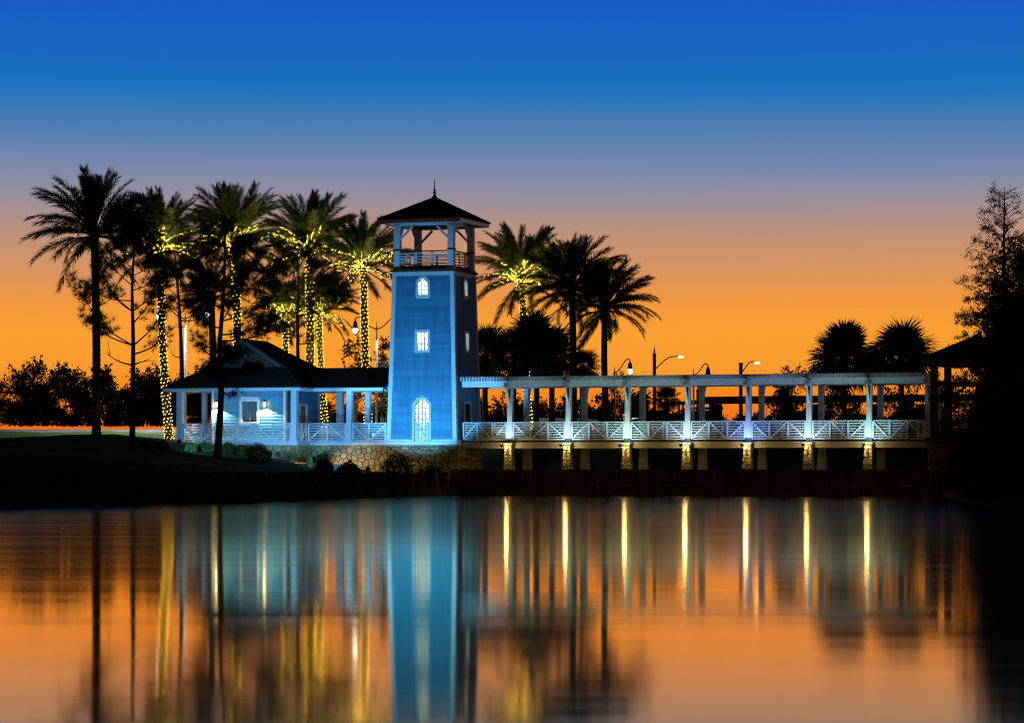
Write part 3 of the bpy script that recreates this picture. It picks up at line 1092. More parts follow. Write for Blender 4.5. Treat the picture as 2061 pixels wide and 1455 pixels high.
    box('ceiling', (ea0 + 0.06, eb0 + 0.06, z0 - 0.20), (ea1 - 0.06, eb1 - 0.1, z0 - 0.17), 'trim_white', T)
    # breezeway roof
    y0, y1, yc = -0.38, 3.75, 1.68
    zc = 7.02
    xr = -TW - 0.0
    xl = ea1 - 2.2
    for pts in ([(xl, y0, z0 - 0.02), (xr, y0, z0 - 0.02), (xr, yc, zc), (xl, yc, zc)], [(xr, y1, z0 - 0.02), (xl, y1, z0 - 0.02), (xl, yc, zc), (xr, yc, zc)]):
        slab(pts).build('roof', 'roof_shingle', T)
    box('fascia', (ea1 + 0.003, y0, z0 - 0.26), (xr - 0.012, y0 + 0.05, z0 - 0.125), 'trim_white', T)
    MB().beam((ea1 + 0.003, y0 - 0.05, z0 - 0.13), (xr - 0.03, y0 - 0.05, z0 - 0.13), 0.09, 0.09).build('gutter', 'trim_white', T)
    box('downpipe', (xr - 0.09, y0 - 0.10, z0 - 0.42), (xr - 0.02, y0 - 0.02, z0 - 0.06), 'dark_metal', T)
    box('ceiling', (ea1 + 0.003, y0 + 0.06, z0 - 0.22), (xr - 0.01, y1 - 0.05, z0 - 0.19), 'trim_white', T)


build_house()


# ------------------------------------------------------------------ stone foundation
def voronoi_cells(w, h, n, seed):
    r = random.Random(seed)
    pts = []
    tries = 0
    md = 0.75 * math.sqrt(w * h / n)
    while len(pts) < n and tries < 6000:
        tries += 1
        p = (r.uniform(0, w), r.uniform(0, h))
        if all(math.hypot(p[0] - q[0], p[1] - q[1]) > md for q in pts):
            pts.append(p)
    cells = []
    for i, p in enumerate(pts):
        poly = [(0, 0), (w, 0), (w, h), (0, h)]
        for j, q in enumerate(pts):
            if i == j or math.hypot(p[0] - q[0], p[1] - q[1]) > 4 * md:
                continue
            mx, my = (p[0] + q[0]) / 2, (p[1] + q[1]) / 2
            nx, ny = q[0] - p[0], q[1] - p[1]
            out = []
            for k in range(len(poly)):
                A, B = poly[k], poly[(k + 1) % len(poly)]
                da = (A[0] - mx) * nx + (A[1] - my) * ny
                db = (B[0] - mx) * nx + (B[1] - my) * ny
                if da <= 0:
                    out.append(A)
                if (da < 0 < db) or (db < 0 < da):
                    t = da / (da - db)
                    out.append((A[0] + (B[0] - A[0]) * t, A[1] + (B[1] - A[1]) * t))
            poly = out
            if len(poly) < 3:
                break
        if len(poly) >= 3:
            cells.append((p, poly))
    return cells


def stone_piece(parent, poly, c, fn, gap, depth, m):
    """a stone with a slightly smaller, proud face"""
    def sh(k):
        return [(c[0] + (x - c[0]) * k, c[1] + (y - c[1]) * k) for x, y in poly]
    size = max(0.02, min(max(abs(x - c[0]) for x, _ in poly), max(abs(y - c[1]) for _, y in poly)))
    k0 = max(0.5, 1 - gap / size)
    k1 = max(0.4, k0 - 0.022 / size)
    A, B = sh(k0), sh(k1)
    n = len(poly)
    v = [fn(x, y, 0.0) for x, y in A] + [fn(x, y, depth * 0.6) for x, y in A] + [fn(x, y, depth) for x, y in B]
    f = [tuple(range(2 * n, 3 * n))]
    for r_ in range(2):
        for i in range(n):
            j = (i + 1) % n
            f.append((r_ * n + i, r_ * n + j, (r_ + 1) * n + j, (r_ + 1) * n + i))
    MB().add(v, f).build('stone', m, parent)


def ledge_rows(w, h, seed, ch=(0.10, 0.17), sw=(0.22, 0.62)):
    r = random.Random(seed)
    z = 0.0
    while z < h - 0.03:
        c = min(r.uniform(*ch), h - z)
        if h - z - c < 0.06:
            c = h - z
        x = 0.0
        while x < w - 0.01:
            s = min(r.uniform(*sw), w - x)
            if w - x - s < 0.12:
                s = w - x
            yield x, z, s, c
            x += s
        z += c


def build_foundation():
    T = tag(frame_empty('stone_foundation'), 'yellow brown stone foundation wall under the tower and porch', 'stone wall')
    top = TZ0 - 0.21
    top2 = DECK - 0.145
    box('wall_core', (-TW - 0.02, 0.03, -0.6), (0.02, TW, top), 'mortar', T)
    box('wall_core', (PA1 + 0.15, 0.05, -0.2), (-TW - 0.022, 3.6, top2), 'mortar', T)
    box('wall_core', (PA0 - 0.15, PB0 - 0.12, 0.4), (PA1 + 0.148, HB1 + 0.3, top2), 'mortar', T)
    # stacked ledgestone under the tower: front and bridge side
    zb = -0.1
    r = random.Random(5)
    for x, z, s, c in ledge_rows(TW + 0.04, top - zb, 3):
        j = [r.uniform(-0.012, 0.012) for _ in range(4)]
        poly = [(x, z + j[0]), (x + s, z + j[1]), (x + s, z + c + j[2]), (x, z + c + j[3])]
        stone_piece(T, poly, (x + s / 2, z + c / 2), lambda u, w, d: (-TW - 0.02 + u, 0.03 - d, zb + w), 0.010, r.uniform(0.05, 0.12), 'ledgestone')
    for x, z, s, c in ledge_rows(TW - 0.03, top - 1.0, 9):
        poly = [(x, z), (x + s, z), (x + s, z + c), (x, z + c)]
        stone_piece(T, poly, (x + s / 2, z + c / 2), lambda u, w, d: (0.02 + d, 0.03 + u, 1.0 + w), 0.010, r.uniform(0.05, 0.10), 'ledgestone')
    # flagstone under the breezeway and the porch
    w, h = -TW - 0.04 - (PA1 + 0.15), top2 - 0.2
    for c, poly in voronoi_cells(w, h, 120, 21):
        stone_piece(T, poly, c, lambda u, v_, d: (PA1 + 0.15 + u, 0.05 - d, 0.2 + v_), 0.016, r.uniform(0.04, 0.09), 'flagstone')
    w, h = PA1 - PA0 + 0.28, 1.15
    for c, poly in voronoi_cells(w, h, 85, 22):
        stone_piece(T, poly, c, lambda u, v_, d: (PA0 - 0.14 + u, PB0 - 0.12 - d, top2 - h + v_), 0.016, r.uniform(0.04, 0.09), 'flagstone')
    w, h = 0.05 - (PB0 - 0.12), 1.9
    for c, poly in voronoi_cells(w, h, 30, 23):
        stone_piece(T, poly, c, lambda u, v_, d: (PA1 + 0.148 + d, PB0 - 0.12 + u, top2 - h + v_), 0.016, r.uniform(0.04, 0.09), 'flagstone')


build_foundation()

# ------------------------------------------------------------------ pergola bridge
PA = [la(px, BF) for px in PXP]
BZ = lambda py: lz(py, 10, BF)
ZB1 = lz(766, 3, BF)          # top of long beam
TINT = [(0.42, 0.74, 1.0), (0.48, 0.82, 1.0), (0.48, 0.92, 0.88), (0.50, 0.80, 1.0), (0.16, 0.40, 1.0), (0.48, 0.78, 1.0), (0.42, 0.82, 0.90)]


def build_bridge():
    T = tag(frame_empty('pergola_bridge'), 'long white timber footbridge with slatted pergola roof, zigzag railings and stone piers', 'footbridge')
    a0, a1 = 0.42, PA[-1] + 0.1
    zt = ZB1
    # deck
    for b0, b1 in ((BF - 0.06, BF + 0.04), (BB - 0.04, BB + 0.06)):
        box('deck_fascia', (0.14, b0, DECK - 0.33), (a1, b1, DECK - 0.005), 'deck_fascia', T)
    nb = 60
    for k in range(nb):
        x0 = 0.14 + (a1 - 0.14) * k / nb
        x1 = 0.14 + (a1 - 0.14) * (k + 1) / nb - 0.012
        box('deck_plank', (x0, BF - 0.10, DECK), (x1, BB + 0.10, DECK + 0.04), 'timber_brown', T)
    box('deck_beam', (0.14, BF + 0.042, DECK - 0.30), (a1, BB - 0.042, DECK - 0.02), 'timber_brown', T)
    # posts
    for k, a in enumerate(PA):
        for row, b in ((0, BF), (1, BB)):
            p = box('post', (a - 0.14, b - 0.14, DECK + 0.042), (a + 0.14, b + 0.14, zt - 0.36), 'trim_white', T)
            box('post_foot', (a - 0.17, b - 0.17, DECK + 0.043), (a + 0.17, b + 0.17, DECK + 0.18), 'dark_metal', p)
        # outrigger across the two rows, with braces
        cb = box('cross_beam', (a - 0.12, BF - 0.72, zt - 0.358), (a + 0.12, BB + 0.72, zt - 0.12 + 0.002 * (k % 2)), 'trim_white', T)
        for b, sg in ((BF, -1), (BB, 1)):
            beam('brace', (a, b + sg * 0.13, zt - 1.32), (a, b + sg * 0.66, zt - 0.36), 0.09, 0.10, 'trim_white', T, up=(1, 0, 0))
        box('post_plate', (a - 0.055, BF - 0.152, zt - 0.95), (a + 0.055, BF - 0.141, zt - 0.45), 'dark_metal', T)
    # long beams between cross beams
    for b in (BF, BB):
        xs = [a0 - 0.28] + [x for a in PA for x in (a - 0.122, a + 0.122)]
        for i in range(0, len(xs) - 1, 2):
            box('beam', (xs[i], b - 0.09, zt - 0.35), (xs[i + 1], b + 0.09, zt - 0.03), 'trim_white', T)
    # roof slats lying across
    n = int((a1 - a0 + 0.1) / 0.172)
    for k in range(n):
        x = a0 - 0.2 + k * 0.172
        r = random.uniform(-0.008, 0.008)
        box('roof_slat', (x + r, BF - 0.62, zt - 0.028), (x + 0.075 + r, BB + 0.62, zt + 0.20), 'trim_white', T)
    # railings between posts, both sides
    for b, o in ((BF, (0, -1, 0)), (BB, (0, 1, 0))):
        xs = [0.15] + [x for a in PA for x in (a - 0.15, a + 0.15)]
        for i in range(0, len(xs) - 1, 2):
            zr_ = DECK + 0.042 + (0.035 if b == BB else 0.0)
            railing(T, (xs[i], b, zr_), (xs[i + 1], b, zr_), 1.05, panels=3, flip=(i // 2) % 2 == 0, out=o, diag=(b == BF))
    # stone piers
    r = random.Random(17)
    for k, a in enumerate(PA[:-1]):
        for row, b in ((0, BF - 0.16), (1, BB + 0.16)):
            sg = -1 if row == 0 else 1
            h = DECK - 0.14 - 1.0
            z0 = 1.0
            wt, wb = 0.20, 0.30
            core = MB().hexa([(a - wb + 0.05, b - 0.24, z0), (a + wb - 0.05, b - 0.24, z0), (a + wb - 0.05, b + 0.24, z0), (a - wb + 0.05, b + 0.24, z0),
                              (a - wt + 0.04, b - 0.19, z0 + h), (a + wt - 0.04, b - 0.19, z0 + h), (a + wt - 0.04, b + 0.19, z0 + h), (a - wt + 0.04, b + 0.19, z0 + h)]).build('pier', 'mortar' if row == 0 else 'deck_fascia', T)
            box('pier_cap', (a - 0.24, b - 0.23, z0 + h + 0.001), (a + 0.24, b + 0.23, z0 + h + 0.09), 'deck_fascia', core)
            if row == 1:
                continue
            z = 0.0
            while z < h - 0.05:
                c = min(r.uniform(0.13, 0.24), h - z)
                hw_ = wb + (wt - wb) * (z + c / 2) / h
                dd = 0.24 + (0.19 - 0.24) * (z + c / 2) / h
                cut = r.uniform(-0.35, 0.35) * hw_
                for u0, u1 in ((-hw_, cut), (cut, hw_)):
                    j = [r.uniform(-0.018, 0.018) for _ in range(4)]
                    stone_piece(core, [(u0, z + j[0]), (u1, z + j[1]), (u1, z + c + j[2]), (u0, z + c + j[3])], ((u0 + u1) / 2, z + c / 2),
                                lambda u, w, d, dd=dd: (a + u, b - dd - d + 0.01, z0 + w), 0.012, r.uniform(0.04, 0.09), 'flagstone')
                for s_ in (-1, 1):
                    stone_piece(core, [(-dd, z), (dd, z), (dd, z + c), (-dd, z + c)], (0, z + c / 2),
                                lambda u, w, d, s_=s_, hw_=hw_: (a + s_ * (hw_ - 0.06 + d), b + u * s_, z0 + w), 0.012, r.uniform(0.04, 0.08), 'flagstone')
                z += c
            # fixtures: a cool uplight on an arm added to spread its light along the railing, a warm lamp on the pier face
            ya, za = b - 1.30, DECK - 0.26
            uf = MB().lathe([(0.055, 0), (0.075, 0.02), (0.075, 0.15), (0.07, 0.16)], 10, (a, ya, za)).beam((a, b - 0.22, za - 0.03), (a, ya, za - 0.03), 0.05, 0.04).build('uplight', 'dark_metal', core)
            MB().lathe([(0.055, 0), (0.055, 0.004)], 10, (a, ya, za + 0.162)).build('uplight_lens', 'lamp_cool', core)
            c_ = TINT[k]
            spot_light('uplight_light', (a, ya, za + 0.20), (a, ya + 0.64, za + 0.20 + 0.80), 165, c_, 118 if k else 92, 0.6, core, 0.05)
            wf = MB().box((a - 0.05, b - 0.42, DECK - 0.40), (a + 0.05, b - 0.30, DECK - 0.36)).box((a - 0.035, b - 0.35, DECK - 0.62), (a + 0.035, b - 0.26, DECK - 0.40)).build('pier_lamp', 'dark_metal', core)
            MB().lathe([(0.03, 0), (0.05, 0.03), (0.045, 0.09)], 10, (a, b - 0.42, DECK - 0.36)).build('pier_lamp_glass', 'lamp_warm', core)
            point_light('pier_lamp_light', (a, b - 0.52, DECK - 0.30), (34, 40, 30, 42, 36, 26, 30)[k], (1.0, 0.78, 0.34), core, 0.12)


build_bridge()


# ------------------------------------------------------------------ bulkhead of upright boards
def build_bulkhead():
    T = tag(frame_empty('timber_bulkhead'), 'dark timber bulkhead of upright boards along the water under the footbridge', 'bulkhead')
    b = -2.3
    n = 215
    pitch = (BK1 - BK0) / n
    top = 1.38
    base = mesh('plank', [(-pitch * 0.38, -0.055, -0.8), (pitch * 0.38, -0.055, -0.8), (pitch * 0.44, 0.0, -0.8), (-pitch * 0.44, 0.0, -0.8),
                          (-pitch * 0.38, -0.055, 0), (pitch * 0.38, -0.055, 0), (pitch * 0.44, 0.0, 0), (-pitch * 0.44, 0.0, 0)], BOXF, 'bulkhead_wood')
    for v in base.vertices:
        if v.co.z < -0.5:
            v.co.z = -1.9
    box('backing', (BK0, b + 0.002, -0.6), (BK1, b + 0.10, top - 0.06), 'bulkhead_wood', T)
    for k in range(n):
        o = obj('plank', base, T)
        o.location = (BK0 + (k + 0.5) * pitch, b + random.uniform(-0.008, 0.0), top + random.uniform(-0.012, 0.012) - 0.02)
    box('waler', (BK0, b - 0.13, 0.50), (BK1, b - 0.066, 0.62), 'bulkhead_wood', T)
    box('cap', (BK0 - 0.1, b + 0.003, top - 0.055), (BK1 + 0.1, b + 0.9, top - 0.01), 'bulkhead_wood', T)
    # return walls at both ends
    box('return_wall', (BK0 - 0.06, b + 0.003, -0.6), (BK0 - 0.003, b + 2.0, top - 0.06), 'bulkhead_wood', T)
    box('return_wall', (BK1 + 0.003, b + 0.003, -0.6), (BK1 + 0.06, b + 2.0, top - 0.06), 'bulkhead_wood', T)


build_bulkhead()


# ------------------------------------------------------------------ the gazebo at the far end of the bridge
def build_gazebo():
    T = tag(frame_empty('gazebo'), 'dark hip roofed gazebo at the right end of the footbridge, half hidden by trees', 'gazebo')
    g0 = PA[-1] + 0.32
    e, bc = 2.1, 2.0
    ac = g0 + e - 0.1
    r = random.Random(3)
    box('stone_base', (ac - e - 0.1, bc - e - 0.1, 0.6), (ac + e + 0.1, bc + e + 0.1, DECK - 0.12), 'mortar', T)
    sb = box('floor_slab', (ac - e - 0.2, bc - e - 0.2, DECK - 0.118), (ac + e + 0.2, bc + e + 0.2, DECK + 0.03), 'timber_brown', T)
    for x, z, s, c in ledge_rows(2 * e + 0.2, 1.9, 31, sw=(0.3, 0.8), ch=(0.12, 0.2)):
        stone_piece(T, [(x, z), (x + s, z), (x + s, z + c), (x, z + c)], (x + s / 2, z + c / 2), lambda u, w, d: (ac - e - 0.1 + u, bc - e - 0.1 - d, DECK - 0.13 - 1.9 + w), 0.01, r.uniform(0.04, 0.09), 'ledgestone')
    zt = lz(735, ac, bc - e)
    for sx in (-1, 1):
        for sy in (-1, 1):
            x, y = ac + sx * (e - 0.2), bc + sy * (e - 0.2)
            box('post', (x - 0.17, y - 0.17, DECK + 0.031), (x + 0.17, y + 0.17, zt), 'timber_brown', T)  # dark timber here: the shadow over the gazebo put into its colour
            beam('brace', (x - sx * 0.12, y, zt - 1.7), (x - sx * 0.95, y, zt - 0.95), 0.11, 0.12, 'timber_brown', T)
            beam('brace', (x, y - sy * 0.12, zt - 1.7), (x, y - sy * 0.95, zt - 0.95), 0.11, 0.12, 'timber_brown', T)
    q = e - 0.2
    for A, B, o in (((ac - q + 0.18, bc - q), (ac + q - 0.18, bc - q), (0, -1, 0)), ((ac + q, bc - q + 0.18), (ac + q, bc + q - 0.18), (1, 0, 0)), ((ac - q + 0.18, bc + q), (ac + q - 0.18, bc + q), (0, 1, 0))):
        railing(T, (*A, DECK + 0.031), (*B, DECK + 0.031), 1.05, panels=3, out=o, m='timber_brown')
    for A, B in (((ac - q, bc - q), (ac + q, bc - q)), ((ac - q, bc + q), (ac + q, bc + q)), ((ac - q, bc - q), (ac - q, bc + q)), ((ac + q, bc - q), (ac + q, bc + q))):
        h = 0.004 if A[0] == B[0] else 0.0
        beam('eave_beam', (*A, zt + 0.12 + h), (*B, zt + 0.12 + h), 0.26, 0.24, 'timber_brown', T)
        beam('tie_beam', (*A, zt - 0.92 + h), (*B, zt - 0.92 + h), 0.14, 0.16, 'timber_brown', T)
    ee = e + 0.55
    za, zp = zt + 0.30, lz(674, ac, bc)
    box('fascia', (ac - ee, bc - ee, zt + 0.12), (ac + ee, bc + ee, za), 'timber_brown', T)
    MB().hexa([(ac - ee - 0.05, bc - ee - 0.05, za + 0.002), (ac + ee + 0.05, bc - ee - 0.05, za + 0.002), (ac + ee + 0.05, bc + ee + 0.05, za + 0.002), (ac - ee - 0.05, bc + ee + 0.05, za + 0.002),
               (ac - 0.06, bc - 0.06, zp), (ac + 0.06, bc - 0.06, zp), (ac + 0.06, bc + 0.06, zp), (ac - 0.06, bc + 0.06, zp)]).build('roof', 'roof_shingle', T)
    # lattice screen on the far side
    for k in range(9):
        x = ac - q + 0.2 + k * 0.19
        beam('lattice_strip', (x, bc + q, DECK + 1.12), (x, bc + q, zt - 1.0), 0.05, 0.03, 'timber_brown', T, up=(0, 1, 0))
    for k in range(8):
        z = DECK + 1.2 + k * 0.2
        beam('lattice_strip', (ac - q + 0.2, bc + q - 0.03, z), (ac - q + 1.75, bc + q - 0.03, z), 0.03, 0.05, 'timber_brown', T)


build_gazebo()


# ------------------------------------------------------------------ garden floodlights
def floodlight(px, D, label, target, power, color, size, blend, dz=0.45):
    x = (px - CX) / F * D
    z = gz(x, D)
    T = tag(empty('garden_floodlight', (x, D, z)), label, 'floodlight', 'garden floodlights on the bank')
    MB().lathe([(0.02, -0.15), (0.025, 0), (0.02, dz)], 8).build('stake', 'dark_metal', T)
    P = Vector(target) - Vector((x, D, z + dz))
    d = P.normalized()
    q = d.to_track_quat('Z', 'Y').to_matrix()
    mb = MB().lathe([(0.05, -0.16), (0.09, -0.12), (0.11, 0.06), (0.12, 0.08)], 12)
    mb.v = [tuple(q @ Vector(v) + Vector((0, 0, dz + 0.06))) for v in mb.v]
    mb.build('lamp_head', 'dark_metal', T)
    mb = MB().lathe([(0.10, 0.082), (0.10, 0.086)], 12)
    mb.v = [tuple(q @ Vector(v) + Vector((0, 0, dz + 0.06))) for v in mb.v]
    mb.build('lens', 'lamp_blue' if color[2] > 0.8 else 'lamp_warm', T)
    spot_light('floodlight_light', tuple(d * 0.16 + Vector((0, 0, dz + 0.06))), tuple(P), power, color, size, blend, T, 0.08)


BLUE = (0.13, 0.50, 1.0)


def aim(a, b, z):
    return wl(a, b, z)


pF = wl(-1.9, -8.2)
floodlight(CX + F * pF.x / pF.y, pF.y, 'floodlight on the low bank aimed up at the tower', aim(-2.1, 0, 7.0), 5900, BLUE, 58, 0.35)
pF = wl(-3.7, -11.0)
floodlight(CX + F * pF.x / pF.y, pF.y, 'floodlight on the bank aimed at the breezeway and porch corner', aim(-8.2, 0.0, 5.4), 3700, BLUE, 50, 0.6)
pF = wl(-10.4, -13.0)
floodlight(CX + F * pF.x / pF.y, pF.y, 'floodlight on the lawn aimed at the house front', aim(-11.8, -1.0, 4.9), 2000, (0.12, 0.48, 1.0), 60, 0.6, dz=0.6)
pF = wl(la(560, -3.6), -3.6)
floodlight(CX + F * pF.x / pF.y, pF.y, 'small stake lamp lighting the stone wall beside the pale grass clump', aim(-5.0, 0.0, 0.6), 1100, (1.0, 0.74, 0.28), 66, 0.8, dz=0.32)

#PART2
# ------------------------------------------------------------------ vegetation
def ground_hit(px, py, d0=109, d1=159):
    """distance at which the bank shows at photo row py in column px"""
    D = np.linspace(d1, d0, 400)
    x = (px - CX) / F * D
    rows = HY - (ground_z(x, D) - H) / D * F
    k = int(np.argmin(np.abs(rows - py)))
    return float(D[k])


def rand_dirs(n):
    v = rng.normal(size=(n, 3))
    return v / np.linalg.norm(v, axis=1, keepdims=True)


def leaf_quads(C, size, aspect=0.45, bias=None):
    """rhombic leaves at centres C"""
    n = len(C)
    u = rand_dirs(n)
    if bias is not None:
        u = u + bias
        u /= np.linalg.norm(u, axis=1, keepdims=True)
    v = np.cross(u, rand_dirs(n))
    v /= np.linalg.norm(v, axis=1, keepdims=True) + 1e-9
    s = size * rng.uniform(0.6, 1.3, (n, 1))
    V = np.stack([C - u * s, C + v * s * aspect, C + u * s, C - v * s * aspect], 1).reshape(-1, 3)
    Fc = np.arange(4 * n).reshape(n, 4)
    return V, Fc


def needle_tufts(C, Dr, n, L, w):
    """tufts of long needles: centres C, mean direction Dr"""
    m = len(C)
    d = rng.normal(size=(m, n, 3))
    d /= np.linalg.norm(d, axis=2, keepdims=True)
    d = d + Dr[:, None, :] * 0.55
    d /= np.linalg.norm(d, axis=2, keepdims=True)
    s = np.cross(d, rng.normal(size=(m, n, 3)))
    s /= np.linalg.norm(s, axis=2, keepdims=True) + 1e-9
    Ln = L * rng.uniform(0.7, 1.2, (m, n, 1))
    c = C[:, None, :]
    V = np.stack([c - s * w, c + s * w, c + d * Ln], 2).reshape(-1, 3)
    Fc = np.arange(m * n * 3).reshape(-1, 3)
    return V, Fc


# ---- date palms
FRONDS = []


def frond_mesh(e0, droop, L, seed):
    r = random.Random(seed)
    n = 26
    p = Vector((0.08, 0, 0))
    pts, tan = [], []
    sway = r.uniform(-0.12, 0.12)
    for i in range(n + 1):
        t = i / n
        e = R(e0 - droop * t ** 1.35)
        d = Vector((math.cos(e), sway * t * 1.4, math.sin(e)))
        d.normalize()
        pts.append(p.copy())
        tan.append(d)
        p = p + d * (L / n)
    V, Fc = tube_arrays(pts, [0.042 * (1 - 0.85 * i / n) + 0.004 for i in range(n + 1)], 4)
    V = [tuple(v) for v in V]
    Fc = [tuple(f) for f in Fc]
    M = 74
    for k in range(M):
        t = 0.24 + 0.76 * (k + r.uniform(-0.3, 0.3)) / (M - 1)
        t = min(0.995, max(0.22, t))
        q = t * n
        i = min(int(q), n - 1)
        P = pts[i].lerp(pts[i + 1], q - i)
        T_ = tan[i]
        S = T_.cross(Vector((0, 0, 1)))
        if S.length < 0.05:
            S = Vector((0, 1, 0))
        S.normalize()
        U = S.cross(T_).normalized()
        ln = 0.72 * min(1.0, 0.45 + 2.2 * (t - 0.22)) * (1 - 0.30 * max(0, t - 0.7) / 0.3)
        fa = R(46 - 20 * t)
        for sg in (-1, 1):
            va = R(r.uniform(-12, 48))
            d = T_ * math.cos(fa) + (S * sg * math.cos(va) + U * math.sin(va)) * math.sin(fa)
            d = (d + Vector((r.uniform(-.07, .07), r.uniform(-.07, .07), -0.10 - 0.10 * t))).normalized()
            l = ln * r.uniform(0.88, 1.08)
            w = T_ * 0.033
            a = len(V)
            mid = P + d * l * 0.55
            tip = P + d * l + Vector((0, 0, -0.10 * l))
            V += [tuple(P - w), tuple(P + w), tuple(mid + w * 0.9), tuple(mid - w * 0.9), tuple(tip)]
            Fc += [(a, a + 1, a + 2, a + 3), (a + 3, a + 2, a + 4)]
    return mesh('frond', V, Fc, 'frond_green'), pts


CLASSES = [(82, 18, 7), (68, 30, 12), (53, 40, 14), (37, 50, 14), (19, 56, 12), (-2, 50, 8), (-30, 32, 3)]
for ci, (e0, dr, cnt) in enumerate(CLASSES):
    for v in range(3):
        FRONDS.append((ci, frond_mesh(e0 + (v - 1) * 5, dr + (v - 1) * 6, 3.7, ci * 10 + v)))

OCT_V = np.array([(1, 0, 0), (-1, 0, 0), (0, 1, 0), (0, -1, 0), (0, 0, 1), (0, 0, -1)], float)
OCT_F = np.array([(0, 2, 4), (2, 1, 4), (1, 3, 4), (3, 0, 4), (2, 0, 5), (1, 2, 5), (3, 1, 5), (0, 3, 5)])


def date_palm(label, lights_label, pxb, D, pxt, pyt, sc=1.0, lit=True, bend=0.0, rt=0.23, seed=0, tilt=(0, 0), nf=1.0, lit_crown=1.0):
    r = random.Random(seed)
    xb = (pxb - CX) / F * D
    zb = gz(xb, D) - 0.15
    top = W(pxt, pyt, D + r.uniform(-0.3, 0.3))
    base = Vector((xb, D, zb))
    T = tag(empty('palm_tree', base), label, 'palm tree', 'date palms around the tower')
    h = top.z - zb
    mid = base.lerp(top, 0.5) + Vector((bend, 0, 0))
    path = resample([base, mid, top], 60)
    # trunk with leaf-scar rings
    n = 14
    V, Fc = [], []
    m = int(h / 0.11)
    cp = resample([base, mid, top], m + 1)

    def rad(t):
        fl = 1 + 0.55 * math.exp(-t * h / 0.35)
        bulb = 1 + 0.45 * math.exp(-((1 - t) * h / 0.75) ** 2)
        return rt * (1.06 - 0.18 * t) * fl * bulb
    for i, c in enumerate(cp):
        t = i / m
        for k in range(n):
            a = 2 * math.pi * (k + 0.5 * (i % 2)) / n
            rr = rad(t) * (1 + (0.07 if (k + i) % 2 else -0.05) * (0.6 + 0.8 * t) + r.uniform(-0.02, 0.02))
            V.append((c.x - base.x + rr * math.cos(a), c.y - base.y + rr * math.sin(a), c.z - base.z))
    for i in range(m):
        for k in range(n):
            k2 = (k + 1) % n
            Fc.append((i * n + k, i * n + k2, (i + 1) * n + k2, (i + 1) * n + k))
    Fc.append(tuple(range(m * n, (m + 1) * n)))
    obj('trunk', mesh('trunk', V, Fc, 'palm_bark'), T)
    # fronds
    lights = []
    ga = r.uniform(0, 6)
    k = 0
    for ci, (e0, dr, cnt) in enumerate(CLASSES):
        c2 = max(2, int(round(cnt * nf)))
        for j in range(c2):
            var = r.randrange(3)
            me, pts = FRONDS[ci * 3 + var][1]
            az = ga + k * 2.39996 + r.uniform(-0.25, 0.25)
            k += 1
            o = obj('frond', me, T)
            s = sc * r.uniform(0.88, 1.08) * (0.87 if ci == 0 else 0.95 if ci == 1 else 1.0)
            zo = -0.05 - 0.07 * ci
            o.location = (top.x - base.x, top.y - base.y, h + zo)
            o.rotation_euler = (r.uniform(-0.7, 0.7) * (0.5 if ci < 2 else 1.0) + tilt[0], tilt[1] + r.uniform(-0.06, 0.06), az)
            o.scale = (s, s, s)
            if lit and ci in (3, 4, 5) and j % 5 < 4 and r.random() < lit_crown:
                M = Matrix.Translation(top + Vector((0, 0, zo))) @ o.rotation_euler.to_matrix().to_4x4() @ Matrix.Scale(s, 4)
                lights.append([M @ p for p in resample(pts, 26)[1:19]])
            elif lit and ci in (1, 2) and j % 3 == 0:
                M = Matrix.Translation(top + Vector((0, 0, zo))) @ o.rotation_euler.to_matrix().to_4x4() @ Matrix.Scale(s, 4)
                lights.append([M @ p for p in resample(pts, 26)[1:8]])
    if not lit:
        return
    # string lights: a helix up the trunk and runs along the lower fronds
    B = []
    S = tag(empty('string_lights', base), lights_label, 'string lights', 'warm string lights wound on the palms')
    turns = (h - 0.4) / 0.21
    cable = []
    steps = int(turns * 6.6)
    for i in range(steps):
        t = i / steps
        f = t * 59
        q = int(f)
        c = path[q].lerp(path[q + 1], f - q)
        a = 2 * math.pi * i / 6.6
        rr = rad(t) * 1.05 + 0.012
        p = Vector((c.x + rr * math.cos(a), c.y + rr * math.sin(a), c.z + 0.2))
        cable.append(p - base)
        B.append(p - base + Vector((math.cos(a), math.sin(a), 0)) * 0.012 + Vector((r.uniform(-.02, .02), 0, r.uniform(-.05, .05))))
    cm = MB().tube(cable, 0.006, 3)
    for run in lights:
        cm.tube([p - base + Vector((0, 0, -0.03)) for p in run], 0.006, 3)
        L_ = sum((run[i + 1] - run[i]).length for i in range(len(run) - 1))
        nb = int(L_ / 0.10)
        rs = resample(run, nb)
        for p in rs:
            B.append(p - base + Vector((r.uniform(-.05, .05), r.uniform(-.05, .05), r.uniform(-.07, 0.03))))
    # windings on the frond bases in the heart of the crown
    heart = []
    for i in range(60):
        a, u = i * 0.9, i / 60
        rr = 0.34 + 0.30 * u + r.uniform(-.05, .05)
        heart.append(top - base + Vector((rr * math.cos(a), rr * math.sin(a), -0.45 + 1.1 * u + r.uniform(-.04, .04))))
    cm.tube(heart, 0.006, 3)
    B += heart
    cm.build('cable', 'rubber', S)
    # unseen spots added among the bulbs to carry the strings' glow up the fronds
    for k, run in enumerate(lights):
        if k % 4 == 0:
            p = run[len(run) // 3] - base
            spot_light('string_light', tuple(p + Vector((0, 0, -0.12))), tuple(p + Vector((0, 0, 4))), 50, (1.0, 0.80, 0.16), 164, 0.5, S, 0.16)
    for k in range(4):
        a = k * 1.57 + 0.5
        hp = top - base + Vector((0.62 * math.cos(a), 0.62 * math.sin(a), 0.0))
        spot_light('string_light', tuple(hp), tuple(hp + Vector((0, 0, 4))), 48, (1.0, 0.80, 0.16), 164, 0.5, S, 0.16)
